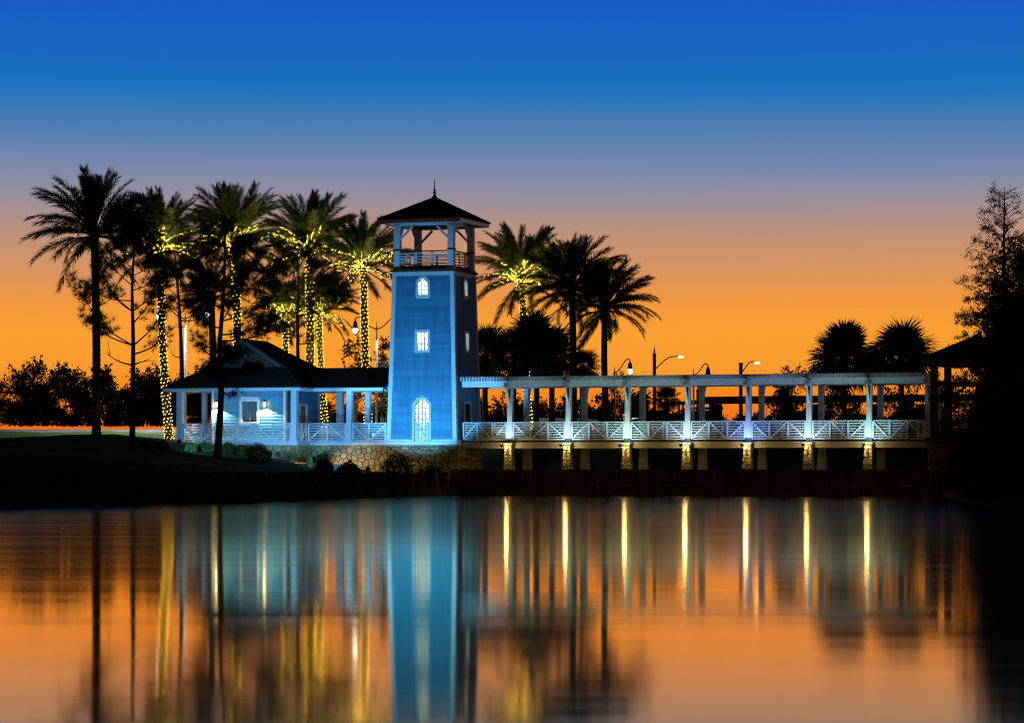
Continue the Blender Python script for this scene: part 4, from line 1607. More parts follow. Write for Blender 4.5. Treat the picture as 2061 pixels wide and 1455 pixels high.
    B = np.array([tuple(b) for b in B])
    nb = len(B)
    V = (B[:, None, :] + OCT_V[None] * 0.017).reshape(-1, 3)
    Fc = (np.arange(nb)[:, None, None] * 6 + OCT_F[None]).reshape(-1, 3)
    tag(obj('bulbs', np_mesh('bulbs', V, Fc, 'bulb_warm'), S), kind='stuff')


date_palm('tallest unlit palm at the far left on a grassy mound', '', 194, 160, 190, 462, 1.0, False, 0.05, 0.22, 1)
date_palm('lit palm at left corner of the porch with slightly leaning trunk', 'string lights on the palm at the left corner of the porch', 341, 176, 321, 486, 0.95, True, -0.12, 0.21, 2, lit_crown=0.7)
date_palm('lit palm rising behind the house gable, broad feathery crown', 'string lights on the palm behind the house gable', 477, 186, 472, 480, 1.06, True, 0.1, 0.25, 3)
date_palm('lit palm behind the house roof, fourth tall crown from the left', 'string lights on the palm right of the house gable', 623, 184, 622, 492, 1.02, True, 0.05, 0.25, 4)
date_palm('lit palm just left of the tower, lowest of the tall left row', 'string lights on the palm just left of the tower', 742, 182, 731, 528, 0.92, True, -0.05, 0.22, 5)
date_palm('short lit palm behind the roof slope, left one of the small pair', 'string lights on the short palm nearer the house gable', 571, 214, 575, 628, 0.80, True, 0.05, 0.22, 6)
date_palm('short lit palm with thin trunk, right one of the small pair', 'string lights on the short palm beside the breezeway', 656, 208, 642, 618, 0.82, True, -0.1, 0.20, 7)
date_palm('small unlit palm behind the near pine', '', 434, 200, 425, 590, 0.72, False, 0.0, 0.24, 8, nf=0.7)
date_palm('lit palm just right of the tower balcony', 'string lights on the palm right of the tower', 1066, 186, 1051, 552, 0.98, True, -0.1, 0.21, 9)
date_palm('unlit palm in the middle of the right group of three', '', 1154, 184, 1151, 572, 0.98, False, 0.05, 0.22, 10, tilt=(0.0, 0.05))
date_palm('unlit palm at the right of its group of three with slightly curved trunk', '', 1224, 184, 1217, 612, 0.92, False, -0.12, 0.20, 11, tilt=(0.0, 0.08))


# ---- fan palms
def fan_mesh(seed):
    r = random.Random(seed)
    V, Fc = [], []
    pl = r.uniform(0.75, 1.0)
    pv, pf = tube_arrays([(0, 0, 0), (pl * 0.5, 0, 0.03), (pl, 0, 0)], [0.022, 0.018, 0.014], 4)
    V += [tuple(v) for v in pv]
    Fc += [tuple(f) for f in pf]
    n = 30
    for k in range(n):
        a = R(-142 + 284 * k / (n - 1) + r.uniform(-2, 2))
        l = (0.95 - 0.28 * (abs(a) / R(142)) ** 2) * r.uniform(0.9, 1.08)
        c = Vector((pl, 0, 0))
        d = Vector((math.cos(a), math.sin(a), 0.10 * (k % 2)))
        s = Vector((-math.sin(a), math.cos(a), 0))
        m1 = c + d * l * 0.55 + Vector((0, 0, 0.02 - 0.10 * abs(math.sin(a))))
        tip = c + d * l + Vector((0, 0, -0.10 - 0.22 * r.random()))
        w = 0.05
        i = len(V)
        V += [tuple(c + d * 0.05), tuple(m1 - s * w), tuple(m1 + s * w), tuple(tip)]
        Fc += [(i, i + 1, i + 2), (i + 1, i + 3, i + 2)]
    return mesh('frond', V, Fc, 'fan_green')


FANS = [fan_mesh(i) for i in range(5)]


def fan_palm(label, px, py, D, rpx, seed, n=46, cat_group='fan palms in the background'):
    r = random.Random(seed)
    c = W(px, py, D)
    rad = rpx / F * D
    zb = gz(c.x, D) - 0.1
    base = Vector((c.x, D, zb))
    T = tag(empty('fan_palm', base), label, 'palm tree', cat_group)
    h = c.z - zb
    MB().tube([(0, 0, 0), (r.uniform(-.08, .08), 0, h * 0.5), (0, 0, h)], [0.20, 0.17, 0.19], 10).build('trunk', 'palm_bark', T)
    s0 = rad / 1.42
    for k in range(n):
        t = k / (n - 1)
        el = R(86 - 135 * t ** 0.9 + r.uniform(-8, 8))
        az = k * 2.39996 + r.uniform(-0.3, 0.3)
        o = obj('frond', FANS[r.randrange(5)], T)
        s = s0 * r.uniform(0.85, 1.1)
        o.scale = (s, s, s)
        o.location = (0, 0, h - 0.1)
        M = Matrix.Rotation(az, 3, 'Z') @ Matrix.Rotation(-el, 3, 'Y') @ Matrix.Rotation(r.uniform(-0.6, 0.6), 3, 'X')
        o.rotation_euler = M.to_euler()


fan_palm('dark fan palm half hidden behind the right edge of the tower', 978, 712, 183, 50, 1)
fan_palm('tallest dark fan palm crown right of the tower below the lit palm', 1078, 690, 178, 58, 2, 54)
fan_palm('dark fan palm left of the tallest fan palm right of the tower', 1035, 712, 181, 52, 3)
fan_palm('dark fan palm right of the tallest fan palm, beside the unlit trunk', 1112, 712, 180, 50, 4)
fan_palm('green fan palm caught by lamplight behind the unlit palm trunk', 1172, 735, 183, 36, 5)
fan_palm('large dark fan palm over the right end of the footbridge, left of two', 1698, 722, 200, 66, 6, 76)
fan_palm('small dark fan palm between the two larger ones over the footbridge', 1752, 742, 206, 36, 7)
fan_palm('large dark fan palm next to the gazebo roof', 1816, 718, 198, 64, 8, 76)
fan_palm('small fan palm seen under the pergola left of the brown building', 1342, 802, 212, 28, 9, 34)


# ---- pines
def pine(label, D, trunk, limbs, seed, r0=0.17, dense=1.0):
    """trunk: photo points from the foot up; limbs: (row on trunk, tip px, tip row, depth, tufts)"""
    r = random.Random(seed)
    pts = [W(px, py, D) for px, py in trunk]
    pts[0].z = gz(pts[0].x, D) - 0.1
    base = pts[0].copy()
    T = tag(empty('pine_tree', base), label, 'pine tree', 'pines on the left')
    path = resample(pts, 40)
    zs = [p.z for p in path]
    h = zs[-1] - zs[0]
    rad = lambda z: r0 * (1.0 - 0.78 * (z - zs[0]) / h) * (1 + 0.5 * math.exp(-(z - zs[0]) / 0.25))
    MB().tube([p - base for p in path], [rad(p.z) for p in path], 10).build('trunk', 'pine_bark', T, True)
    C, Dr = [], []
    for row, tx, ty, dd, nt in limbs:
        z = H + (HY - row) / F * D
        q = min(path, key=lambda p: abs(p.z - z))
        tip = W(tx, ty, D + dd)
        mid = q.lerp(tip, 0.5) + Vector((0, 0, -0.10 * (tip - q).length + r.uniform(-0.1, 0.15)))
        lp = resample([q, mid, tip], 12)
        rl = max(0.022, rad(q.z) * 0.42)
        mb = MB().tube([p - base for p in lp], [rl * (1 - 0.75 * i / 11) for i in range(12)], 6)
        subs = []
        L = (tip - q).length
        ns = max(2, int(L * 2.2))
        for k in range(ns):
            t = r.uniform(0.35, 1.0)
            i = min(int(t * 11), 10)
            P = lp[i]
            d = (lp[i + 1] - lp[i]).normalized()
            d = (d + Vector((r.uniform(-.9, .9), r.uniform(-.9, .9), r.uniform(-.25, .8)))).normalized()
            l = r.uniform(0.35, 0.95)
            e = P + d * l
            m_ = P + d * l * 0.5 + Vector((0, 0, r.uniform(-0.08, 0.05)))
            mb.tube([P - base, m_ - base, e - base], [0.020, 0.014, 0.007], 4)
            subs.append((P, e))
        mb.build('limb', 'pine_bark', T)
        nt = int(nt * 1.55 * dense)
        for k in range(nt):
            if r.random() < 0.25:
                t = r.uniform(0.62, 1.0)
                i = min(int(t * 11), 10)
                P = lp[i]
                d = (lp[i + 1] - lp[i]).normalized()
            else:
                A, E = subs[r.randrange(len(subs))]
                P = A.lerp(E, r.uniform(0.5, 1.05))
                d = (E - A).normalized()
            C.append(P - base + Vector((r.gauss(0, .21), r.gauss(0, .21), r.gauss(0, .14))))
            Dr.append(d)
    V, Fc = needle_tufts(np.array([tuple(c) for c in C]), np.array([tuple(d) for d in Dr]), 30, 0.36, 0.0085)
    obj('needles', np_mesh('needles', V, Fc, 'needle_green'), T)


pine('slender pine with bare lower limbs left of the porch', 151, [(266, 893), (268, 700), (266, 580), (270, 500), (268, 448)],
     [(694, 160, 588, -.5, 70), (690, 172, 640, .6, 26), (628, 200, 548, 1.0, 34), (622, 190, 520, -1.0, 34), (575, 205, 500, .8, 46), (545, 225, 465, -.6, 70), (520, 250, 450, .7, 70), (500, 285, 448, -.8, 80),
      (490, 268, 440, .5, 60), (530, 310, 470, .8, 80), (560, 318, 520, -1, 70), (585, 322, 555, .6, 60), (625, 335, 560, -.8, 46), (692, 340, 610, .9, 30), (705, 352, 655, -.6, 18), (650, 310, 590, .5, 26),
      (742, 214, 712, .6, 0), (736, 292, 727, -.4, 0), (606, 160, 566, 0.2, 50)], 1)
pine('pine behind the lamp post left of the roof', 178, [(363, 868), (366, 760), (362, 640), (356, 560), (350, 490)],
     [(640, 330, 590, .5, 30), (620, 392, 600, -.5, 70), (600, 322, 545, .6, 60), (590, 402, 565, .8, 90), (570, 372, 520, -.6, 90), (550, 330, 500, .7, 90), (530, 395, 515, -.8, 90), (520, 345, 480, .5, 80), (505, 372, 480, -.5, 80),
      (650, 415, 640, .5, 40), (720, 345, 712, .3, 0), (575, 350, 545, -.4, 80)], 2, 0.19, 0.72)
pine('near pine standing in front of the porch railing, dark dense crown', 150, [(437, 903), (445, 790), (442, 705), (449, 600), (453, 500), (452, 440)],
     [(722, 400, 690, .5, 44), (700, 415, 740, -.6, 34), (735, 470, 720, -1.0, 74), (745, 495, 742, -.9, 60), (728, 455, 700, -1.2, 60), (690, 500, 668, .8, 46), (670, 545, 640, -.6, 66), (640, 530, 610, .9, 60), (655, 405, 630, .9, 70), (625, 395, 590, -.8, 80),
      (600, 500, 545, .6, 90), (590, 400, 545, .8, 90), (570, 525, 520, -.9, 100), (550, 410, 510, -.5, 90), (540, 480, 500, .8, 100), (520, 500, 480, -.8, 100), (510, 425, 470, .7, 90), (490, 460, 455, .4, 70),
      (790, 462, 795, -.4, 10), (640, 470, 600, 1.2, 50), (685, 560, 660, .6, 34), (760, 425, 752, -.6, 24), (590, 540, 570, .9, 60)], 3, 0.20, 0.72)
pine('pine behind the house roof between the small lit palms', 180, [(600, 868), (600, 760), (599, 640), (601, 560), (598, 500)],
     [(655, 545, 635, .5, 34), (630, 640, 600, -.5, 44), (600, 540, 560, .6, 90), (590, 660, 560, -.8, 70), (570, 555, 530, .8, 90), (560, 640, 530, .5, 80), (540, 570, 505, -.6, 90), (530, 625, 505, .7, 80), (515, 600, 492, .3, 60),
      (690, 632, 682, .5, 16), (640, 690, 590, .8, 50), (610, 700, 570, -.6, 60), (650, 520, 655, .5, 40), (600, 705, 600, .3, 36), (575, 520, 545, -.5, 60)], 4, 0.17, 0.75)


# ---- bushes, hedge trees, broadleaf trees
def bush(name, label, px, pytop, D, wpx, n, seed, leaf=0.13, m='leaf_green', cat='bush', group=None, squash=1.0, base_row=None, twigs=14, depth=None, lift=0.0, stems=6):
    r = random.Random(seed)
    x = (px - CX) / F * D
    zb = gz(x, D)
    if base_row is not None:
        zb = H + (HY - base_row) / F * D
    zt = H + (HY - pytop) / F * D
    hw, h = wpx / F * D, zt - zb
    dp = depth or hw * 0.8
    base = Vector((x, D, zb - 0.05))
    T = tag(empty(name, base), label, cat, group)
    cl = []
    nc = max(10, int(26 * squash))
    for k in range(nc):
        while True:
            p = Vector((r.uniform(-1, 1), r.uniform(-1, 1), r.uniform(0, 1)))
            if (p.x ** 2 + p.y ** 2) ** 0.5 <= (1 - 0.75 * max(0, p.z - 0.45) ** 1.2) and p.z > lift:
                break
        cl.append(Vector((p.x * hw * 0.82, p.y * dp * 0.82, p.z * h * 0.86 + 0.05 * h)))
    mb = MB()
    for k in range(stems):
        c = cl[r.randrange(len(cl))]
        s = Vector((r.uniform(-.12, .12) * hw, r.uniform(-.12, .12) * dp, 0))
        mb.tube([s, s.lerp(c, 0.5) + Vector((r.uniform(-.1, .1), 0, 0.1 * h)), c], [0.05 + 0.006 * h, 0.035, 0.012], 5)
    C, Bs = [], []
    cr = 0.30 * min(hw, h)
    for c in cl:
        m_ = int(n / nc)
        q = rng.normal(size=(m_, 3)) * np.array([cr, cr, cr * 0.8]) * 0.62 + np.array(tuple(c))
        C.append(q)
    # twigs reaching out of the outline
    for k in range(twigs):
        c = cl[r.randrange(len(cl))]
        d = Vector((r.uniform(-.6, .6), r.uniform(-.4, .4), r.uniform(0.35, 1.0))).normalized()
        l = r.uniform(0.25, 0.55) * min(h, 2.2) * 0.7 + cr
        e = c + d * l
        mb.tube([c, c.lerp(e, 0.5) + Vector((0, 0, 0.04)), e], [0.014, 0.010, 0.005], 4)
        t = rng.uniform(0.3, 1.0, (26, 1))
        C.append(np.array(tuple(c)) + np.array(tuple(e - c)) * t + rng.normal(size=(26, 3)) * 0.09)
    mb.build('stems', 'pine_bark', T)
    C = np.concatenate(C)
    C[:, 2] = np.where(C[:, 2] < 0.03, np.abs(C[:, 2]) + 0.02, C[:, 2])
    V, Fc = leaf_quads(C, leaf)
    obj('crown', np_mesh('crown', V, Fc, m), T)
    return T


HG = 'shrubby trees behind the road at the left'
hedge = [(-30, 742, 60, 'ragged dark shrub cut by the left edge of the picture'), (42, 748, 48, 'ragged shrub second from the left edge behind the road'),
         (90, 730, 46, 'tallest ragged shrub left of the tall unlit palm'), (150, 738, 46, 'ragged shrub just left of the tall unlit palm trunk'),
         (215, 742, 46, 'ragged shrub between the tall palm trunk and the slender pine'), (285, 745, 44, 'ragged shrub right of the slender pine trunk'),
         (335, 738, 44, 'ragged shrub behind the lit leaning palm trunk'), (400, 752, 50, 'ragged shrub seen through the left end of the porch')]
for i, (px, py, w, lb) in enumerate(hedge):
    bush('shrub_tree', lb, px, py, 214 + (i % 3) * 3, w, 5200, 40 + i, 0.13, 'leaf_green', 'shrub', HG, twigs=34, depth=2.0, base_row=856)
bush('shrub_tree', 'small leafy tree between the street lamp and the lit palm left of the tower', 716, 672, 196, 38, 2600, 60, 0.10, 'leaf_green', 'tree', None, twigs=30, lift=0.35)
bush('shrub_tree', 'leafy tree touching the left edge of the tower', 772, 668, 194, 26, 2600, 61, 0.10, 'leaf_green', 'tree', None, twigs=20, lift=0.2)
lows = [(640, 812, 44, 'low dark bush seen under the breezeway at its left'), (700, 815, 40, 'low dark bush seen through the middle of the breezeway'), (760, 812, 40, 'low dark bush seen through the breezeway beside the tower')]
for i, (px, py, w, lb) in enumerate(lows):
    bush('bush', lb, px, py, 226, w, 2600, 70 + i, 0.13, 'leaf_green', 'bush', 'low bushes behind the breezeway', twigs=12, base_row=866)
mids = [(985, 752, 46, 'dark bush filling the gap beside the tower above the pergola'), (1045, 748, 46, 'dark bush under the fan palms above the pergola'), (1105, 750, 46, 'dark bush under the right fan palms beside the unlit trunk')]
for i, (px, py, w, lb) in enumerate(mids):
    bush('bush', lb, px, py, 190, w, 3200, 80 + i, 0.15, 'leaf_green', 'bush', 'bushes under the fan palms', twigs=14, base_row=772, lift=0.0, stems=4)
hb = [(955, 806, 'first'), (1020, 808, 'second'), (1085, 806, 'third'), (1150, 804, 'fourth'), (1215, 790, 'fifth'), (1280, 786, 'sixth')]
for i, (px, py, wd) in enumerate(hb):
    bush('hedge_bush', wd + ' low bush from the tower in the row seen under the pergola', px, py, 216, 40, 3000, 90 + i, 0.14, 'leaf_green', 'bush', 'bushes seen under the pergola', twigs=12, base_row=868)
hb2 = [(1430, 838), (1500, 834), (1570, 836), (1640, 832), (1720, 834), (1800, 836), (1880, 830)]
wd2 = ['first', 'second', 'third', 'fourth', 'fifth', 'sixth', 'seventh']
for i, (px, py) in enumerate(hb2):
    bush('hedge_bush', wd2[i] + ' low bush right of the brown building, below the far overpass', px, py, 222, 44, 2200, 110 + i, 0.14, 'leaf_green', 'bush', 'low bushes in front of the overpass', twigs=10, base_row=868)
bush('shrub_tree', 'small ragged tree poking above the pergola right of the bridge lamps', 1592, 742, 196, 42, 1900, 120, 0.12, 'leaf_green', 'tree', None, twigs=30, lift=0.25)
bush('shrub_tree', 'open branched tree under the pergola below the large fan palm', 1690, 775, 192, 48, 1800, 121, 0.11, 'leaf_green', 'tree', None, twigs=24, lift=0.2)
bush('shrub_tree', 'open branched tree under the pergola beside the gazebo', 1815, 772, 190, 46, 2300, 122, 0.11, 'leaf_green', 'tree', None, twigs=24, lift=0.1)
bush('shrub_tree', 'ragged tree seen behind the gazebo posts', 1905, 770, 190, 44, 2200, 123, 0.11, 'leaf_green', 'tree', None, twigs=24, lift=0.1)
bush('shrub_tree', 'thin ragged tree top behind the pendant lamp on the right', 1255, 752, 226, 34, 900, 124, 0.09, 'leaf_green', 'tree', None, twigs=30, lift=0.4)


# planting at the foot of the porch and on the bank
def mound_shrub(label, px, py_base, rpx, seed, m='shrub_green', n=1500, leaf=0.045, tall=1.0, D=None):
    D = D or ground_hit(px, py_base)
    r_ = rpx / F * D
    x = (px - CX) / F * D
    base = Vector((x, D, gz(x, D)))
    T = tag(empty('shrub', base), label, 'shrub', 'clipped shrubs along the porch and bank')
    d = rand_dirs(n)
    d[:, 2] = np.abs(d[:, 2])
    rr = rng.uniform(0.72, 1.05, (n, 1)) * (1 + 0.10 * np.sin(d[:, :1] * 9 + seed) * np.cos(d[:, 1:2] * 7))
    C = d * rr * np.array([r_, r_, r_ * 1.5 * tall])
    V, Fc = leaf_quads(C, leaf, 0.5, d * 0.6)
    obj('crown', np_mesh('crown', V, Fc, m), T)
    mb = MB()
    for k in range(6):
        a = k * 1.05
        mb.tube([(0, 0, -0.05), (0.3 * r_ * math.cos(a), 0.3 * r_ * math.sin(a), 0.5 * r_), (0.7 * r_ * math.cos(a), 0.7 * r_ * math.sin(a), 1.1 * r_ * tall)], [0.02, 0.015, 0.006], 4)
    mb.build('stems', 'pine_bark', T)


def grass_clump(label, px, py_base, rpx, hpx, seed, m='grass_blade', n=420, D=None):
    D = D or ground_hit(px, py_base)
    s = D / F
    x = (px - CX) / F * D
    T = tag(empty('grass_clump', (x, D, gz(x, D) - 0.03)), label, 'ornamental grass', 'ornamental grass clumps on the bank')
    a = rng.uniform(0, 6.283, n)
    l = rng.uniform(0.6, 1.1, n) * hpx * 0.8 * s
    sp = rng.uniform(0.05, 1.0, n) ** 0.7 * rpx * 1.35 * s
    b = np.stack([np.cos(a) * sp * 0.15, np.sin(a) * sp * 0.15, np.zeros(n)], 1)
    m1 = np.stack([np.cos(a) * sp * 0.5, np.sin(a) * sp * 0.5, l * 0.7], 1)
    tp = np.stack([np.cos(a) * sp * 1.05, np.sin(a) * sp * 1.05, l * (1.0 - 0.40 * sp / (rpx * 1.35 * s))], 1)
    w = np.stack([-np.sin(a), np.cos(a), np.zeros(n)], 1) * 0.010
    V = np.stack([b - w, b + w, m1 + w * 0.8, m1 - w * 0.8, tp], 1).reshape(-1, 3)
    k = np.arange(n)[:, None] * 5
    Fc = np.concatenate([k + np.array([[0, 1, 2]]), k + np.array([[0, 2, 3]]), k + np.array([[3, 2, 4]])], 0)
    obj('blades', np_mesh('blades', V, Fc, m), T)


shr = [(289, 903, 11, 'small round shrub at the foot of the slender pine'), (327, 907, 13, 'round shrub left of the porch corner post'), (384, 909, 12, 'round shrub below the left end of the porch railing'),
       (412, 911, 14, 'round shrub just left of the near pine trunk'), (458, 912, 14, 'round shrub just right of the near pine trunk'), (484, 915, 13, 'low round shrub second to the right of the near pine'),
       (520, 928, 24, 'wide round shrub left of the stake lamp')]
for i, (px, py, r_, lb) in enumerate(shr):
    mound_shrub(lb, px, py, r_, 200 + i, n=1800)
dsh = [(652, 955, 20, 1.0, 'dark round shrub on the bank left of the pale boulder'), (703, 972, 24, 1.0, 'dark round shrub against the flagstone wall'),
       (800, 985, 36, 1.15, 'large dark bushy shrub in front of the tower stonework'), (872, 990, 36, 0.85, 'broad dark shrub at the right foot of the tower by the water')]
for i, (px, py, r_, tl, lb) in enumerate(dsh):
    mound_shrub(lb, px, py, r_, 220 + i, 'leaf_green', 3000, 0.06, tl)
grass_clump('pale dry grass clump lit by the stake lamp', 588, 930, 26, 34, 1)
grass_clump('bright green grass clump right of the pale one', 624, 940, 16, 34, 2, 'shrub_green')
grass_clump('thin green grass tuft left of the stake lamp', 541, 922, 14, 26, 3, 'shrub_green', 260)
grass_clump('tall dark grass against the porch corner wall', 650, 930, 24, 44, 4, 'leaf_green', 500)
grass_clump('green grass tuft on the dark shrub by the flagstone wall', 684, 962, 14, 34, 5, 'shrub_green', 260)


def boulder(label, px, py, rpx, seed):
    D = ground_hit(px, py)
    r = random.Random(seed)
    s = rpx / F * D
    x = (px - CX) / F * D
    V, Fc = [], []
    n, m = 12, 7
    for i in range(m + 1):
        th = math.pi * i / m
        for k in range(n):
            a = 2 * math.pi * k / n
            rr = s * (1 + 0.18 * math.sin(3 * a + seed) * math.sin(th) + r.uniform(-.06, .06))
            V.append((rr * math.sin(th) * math.cos(a), rr * 0.7 * math.sin(th) * math.sin(a), rr * 0.55 * math.cos(th) + s * 0.25))
    for i in range(m):
        for k in range(n):
            Fc.append((i * n + k, i * n + (k + 1) % n, (i + 1) * n + (k + 1) % n, (i + 1) * n + k))
    o = obj('boulder', mesh('boulder', V, Fc, 'boulder'))
    o.location = (x, D, gz(x, D))
    tag(o, label, 'boulder', 'boulders on the bank')


boulder('pale flat boulder beside the dark round shrub', 672, 946, 15, 1)
boulder('small boulder left of the flagstone wall shrubs', 640, 948, 9, 2)


# ---- the dark trees on the right bank
def cypress(label, px, pytop, D, hwpx, seed, n_br=95, bare_right=True):
    r = random.Random(seed)
    x = (px - CX) / F * D
    zb = gz(x, D) - 0.1
    zt = H + (HY - pytop) / F * D
    h = zt - zb
    base = Vector((x, D, zb))
    T = tag(empty('cypress_tree', base), label, 'tree')
    MB().tube([(0, 0, 0), (0.1, 0, h * 0.35), (-0.05, 0, h * 0.7), (0, 0, h)], [0.26, 0.2, 0.09, 0.012], 10).build('trunk', 'pine_bark', T)
    C = []
    hw = hwpx / F * D
    for k in range(n_br):
        t = 0.16 + 0.82 * (k / n_br)
        z = h * t
        az = k * 2.39996 + r.uniform(-.3, .3)
        l = hw * (1 - t) ** 0.75 * r.uniform(0.7, 1.1) + 0.35
        d = Vector((math.cos(az), math.sin(az), 0))
        P = Vector((0, 0, z))
        E = P + d * l + Vector((0, 0, l * r.uniform(0.25, 0.55)))
        Mi = P.lerp(E, 0.55) + Vector((0, 0, 0.10 * l))
        mb = MB().tube([P, Mi, E], [0.045 * (1 - t) + 0.012, 0.014, 0.005], 5)
        pts = resample([P, Mi, E], 14)
        for q in range(int(5 + l * 4)):
            i = r.randrange(4, 13)
            a = pts[i]
            dd = (d * 0.6 + Vector((r.uniform(-.8, .8), r.uniform(-.8, .8), r.uniform(-.2, .8)))).normalized()
            ll = r.uniform(0.25, 0.6)
            e = a + dd * ll
            mb.tube([a, a.lerp(e, .6) + Vector((0, 0, .04)), e + Vector((0, 0, -0.06))], [0.009, 0.006, 0.003], 3)
            if t > 0.80 and (bare_right and e.x > 0.1) and r.random() < 0.8:
                continue
            dens = 24 if t > 0.6 else 52
            tt = rng.uniform(0.45, 1.08, (dens, 1))
            C.append(np.array(tuple(a)) + np.array(tuple(e - a)) * tt + rng.normal(size=(dens, 3)) * np.array([0.09, 0.09, 0.08]) + np.array([0, 0, -0.03]))
        mb.build('limb', 'pine_bark', T)
    C = np.concatenate(C)
    V, Fc = leaf_quads(C, 0.052, 0.4)
    obj('crown', np_mesh('crown', V, Fc, 'leaf_green'), T)


cypress('tall wispy cypress rising highest at the right edge', 2022, 376, 142, 150, 5)
bush('broadleaf_tree', 'dense dark tree crown at the right edge behind the wispy cypress', 2076, 455, 148, 104, 24000, 130, 0.10, 'leaf_green', 'tree', 'dark trees on the right bank', squash=2.2, twigs=60, lift=0.30)
bush('broadleaf_tree', 'dark tree mass over the right half of the gazebo', 2030, 560, 139, 88, 20000, 131, 0.10, 'leaf_green', 'tree', 'dark trees on the right bank', squash=2.0, twigs=50, lift=0.15)
bush('bush', 'big dark bush hiding the right side of the gazebo railing', 1992, 752, 136, 60, 9000, 132, 0.10, 'leaf_green', 'bush', 'dark bushes on the right bank', twigs=40)
bush('bush', 'dark bush at the bottom right corner of the bank by the water', 2048, 770, 112, 80, 11000, 133, 0.09, 'leaf_green', 'bush', 'dark bushes on the right bank', twigs=30)
bush('bush', 'low dark bush against the stone base of the gazebo', 1950, 868, 139, 46, 5000, 134, 0.08, 'leaf_green', 'bush', 'dark bushes on the right bank', twigs=24)
bush('bush', 'lowest dark bush overhanging the water at the right', 1992, 900, 118, 44, 5000, 135, 0.07, 'leaf_green', 'bush', 'dark bushes on the right bank', twigs=20)


# ------------------------------------------------------------------ street furniture and far things
def street_lamp(label, pxp, D, arms, pytop, power=260, lit=True, m='galvanised', r=0.07, group='street lamps along the road'):
    """arms: (lamp px, lamp row) of each hanging lantern"""
    x = (pxp - CX) / F * D
    zb = gz(x, D)
    if 190 < D < 206:
        zb = max(zb, rz)
    base = Vector((x, D, zb))
    T = tag(empty('street_lamp', base), label, 'street lamp', group)
    zt = H + (HY - pytop) / F * D - zb
    MB().lathe([(r * 2.2, 0), (r * 2.2, 0.25), (r * 1.3, 0.4), (r, 1.0), (r * 0.75, zt), (r * 0.4, zt + 0.12), (0.01, zt + 0.4)], 10).build('pole', m, T, True)
    for px, py in arms:
        L = W(px, py, D) - base
        tp = L + Vector((0, 0, 0.75))
        a = Vector((0, 0, zt - 0.1))
        sg = 1 if tp.x > 0 else -1
        MB().tube(resample([a, a.lerp(tp, 0.35) + Vector((0, 0, -0.02)), a.lerp(tp, 0.75) + Vector((0, 0, 0.22)), tp], 14), 0.035, 6).build('arm', 'brown_metal', T)
        MB().lathe([(0.03, 0.78), (0.05, 0.60), (0.13, 0.45), (0.16, 0.22), (0.19, 0.10), (0.19, 0.08)], 12, tuple(L)).build('lantern', 'dark_metal', T, True)
        if lit:
            MB().lathe([(0.05, -0.22), (0.13, -0.14), (0.17, -0.02), (0.16, 0.08)], 12, tuple(L)).build('lamp_glass', 'lamp_white', T, True)
            spot_light('street_lamp_light', tuple(L + Vector((0, 0, -0.26))), tuple(L + Vector((0, 0, -3))), power, (0.80, 0.93, 1.0), 152, 0.35, T, 0.10)
        else:
            MB().lathe([(0.05, -0.12), (0.13, -0.06), (0.17, 0.0), (0.16, 0.08)], 12, tuple(L)).build('lamp_glass', 'concrete', T, True)


street_lamp('twin street lamp with pale pole left of the house roof', 373, 190, [(320, 637), (416, 632)], 640, 5200)
street_lamp('street lamp with lit pendant between the roof and the tower', 758, 190, [(715, 664), (800, 664)], 660, 1300)
street_lamp('street lamp with a lit pendant above the pergola right of the palms', 1237, 200, [(1268, 746)], 748, 600, True, 'brown_metal')
street_lamp('unlit street lamp just above the pergola', 1396, 200, [(1425, 756)], 753, 0, False, 'galvanised')


def pylon(label, px, D, pytop, wpx, arm=None, finial=True):
    x = (px - CX) / F * D
    s = D / F
    zb = gz(x, D)
    base = Vector((x, D, zb))
    T = tag(empty('bridge_pylon', base), label, 'pylon', 'overpass pylons')
    zt = H + (HY - pytop) * s - zb
    w = wpx * s / 2
    box('shaft', (-w, -w, 0), (w, w, zt), 'brown_metal', T)
    box('cap', (-w * 1.25, -w * 1.25, zt + 0.001), (w * 1.25, w * 1.25, zt + 0.15), 'brown_metal', T)
    if finial:
        MB().lathe([(w * .8, 0), (w * .9, .1), (w * .4, .2), (w * .6, .4), (w * .25, .55), (0.02, 1.0)], 10, (0, 0, zt + 0.15)).build('finial', 'brown_metal', T, True)
    if arm:
        L = W(arm[0], arm[1], D) - base
        a = Vector((w, 0, zt - (1.4 if finial else 0.8)))
        MB().tube(resample([a, a.lerp(L, 0.5) + Vector((0, 0, 0.5)), L], 12), 0.06, 6).build('arm', 'brown_metal', T)
        MB().lathe([(0.10, 0.10), (0.30, 0.04), (0.34, -0.02)], 10, tuple(L)).build('lamp_head', 'dark_metal', T)
        MB().lathe([(0.30, -0.03), (0.24, -0.14), (0.1, -0.2)], 10, tuple(L)).build('lamp_glass', 'lamp_amber', T)


pylon('far overpass pylon with finial and lit arm, left of two', 1317, 320, 716, 6.5, (1370, 717))
pylon('far overpass pylon without finial, with lit arm', 1491, 320, 733, 7.0, (1524, 729), False)
pylon('short far pylon with finial seen under the pergola', 1405, 320, 788, 6.5)


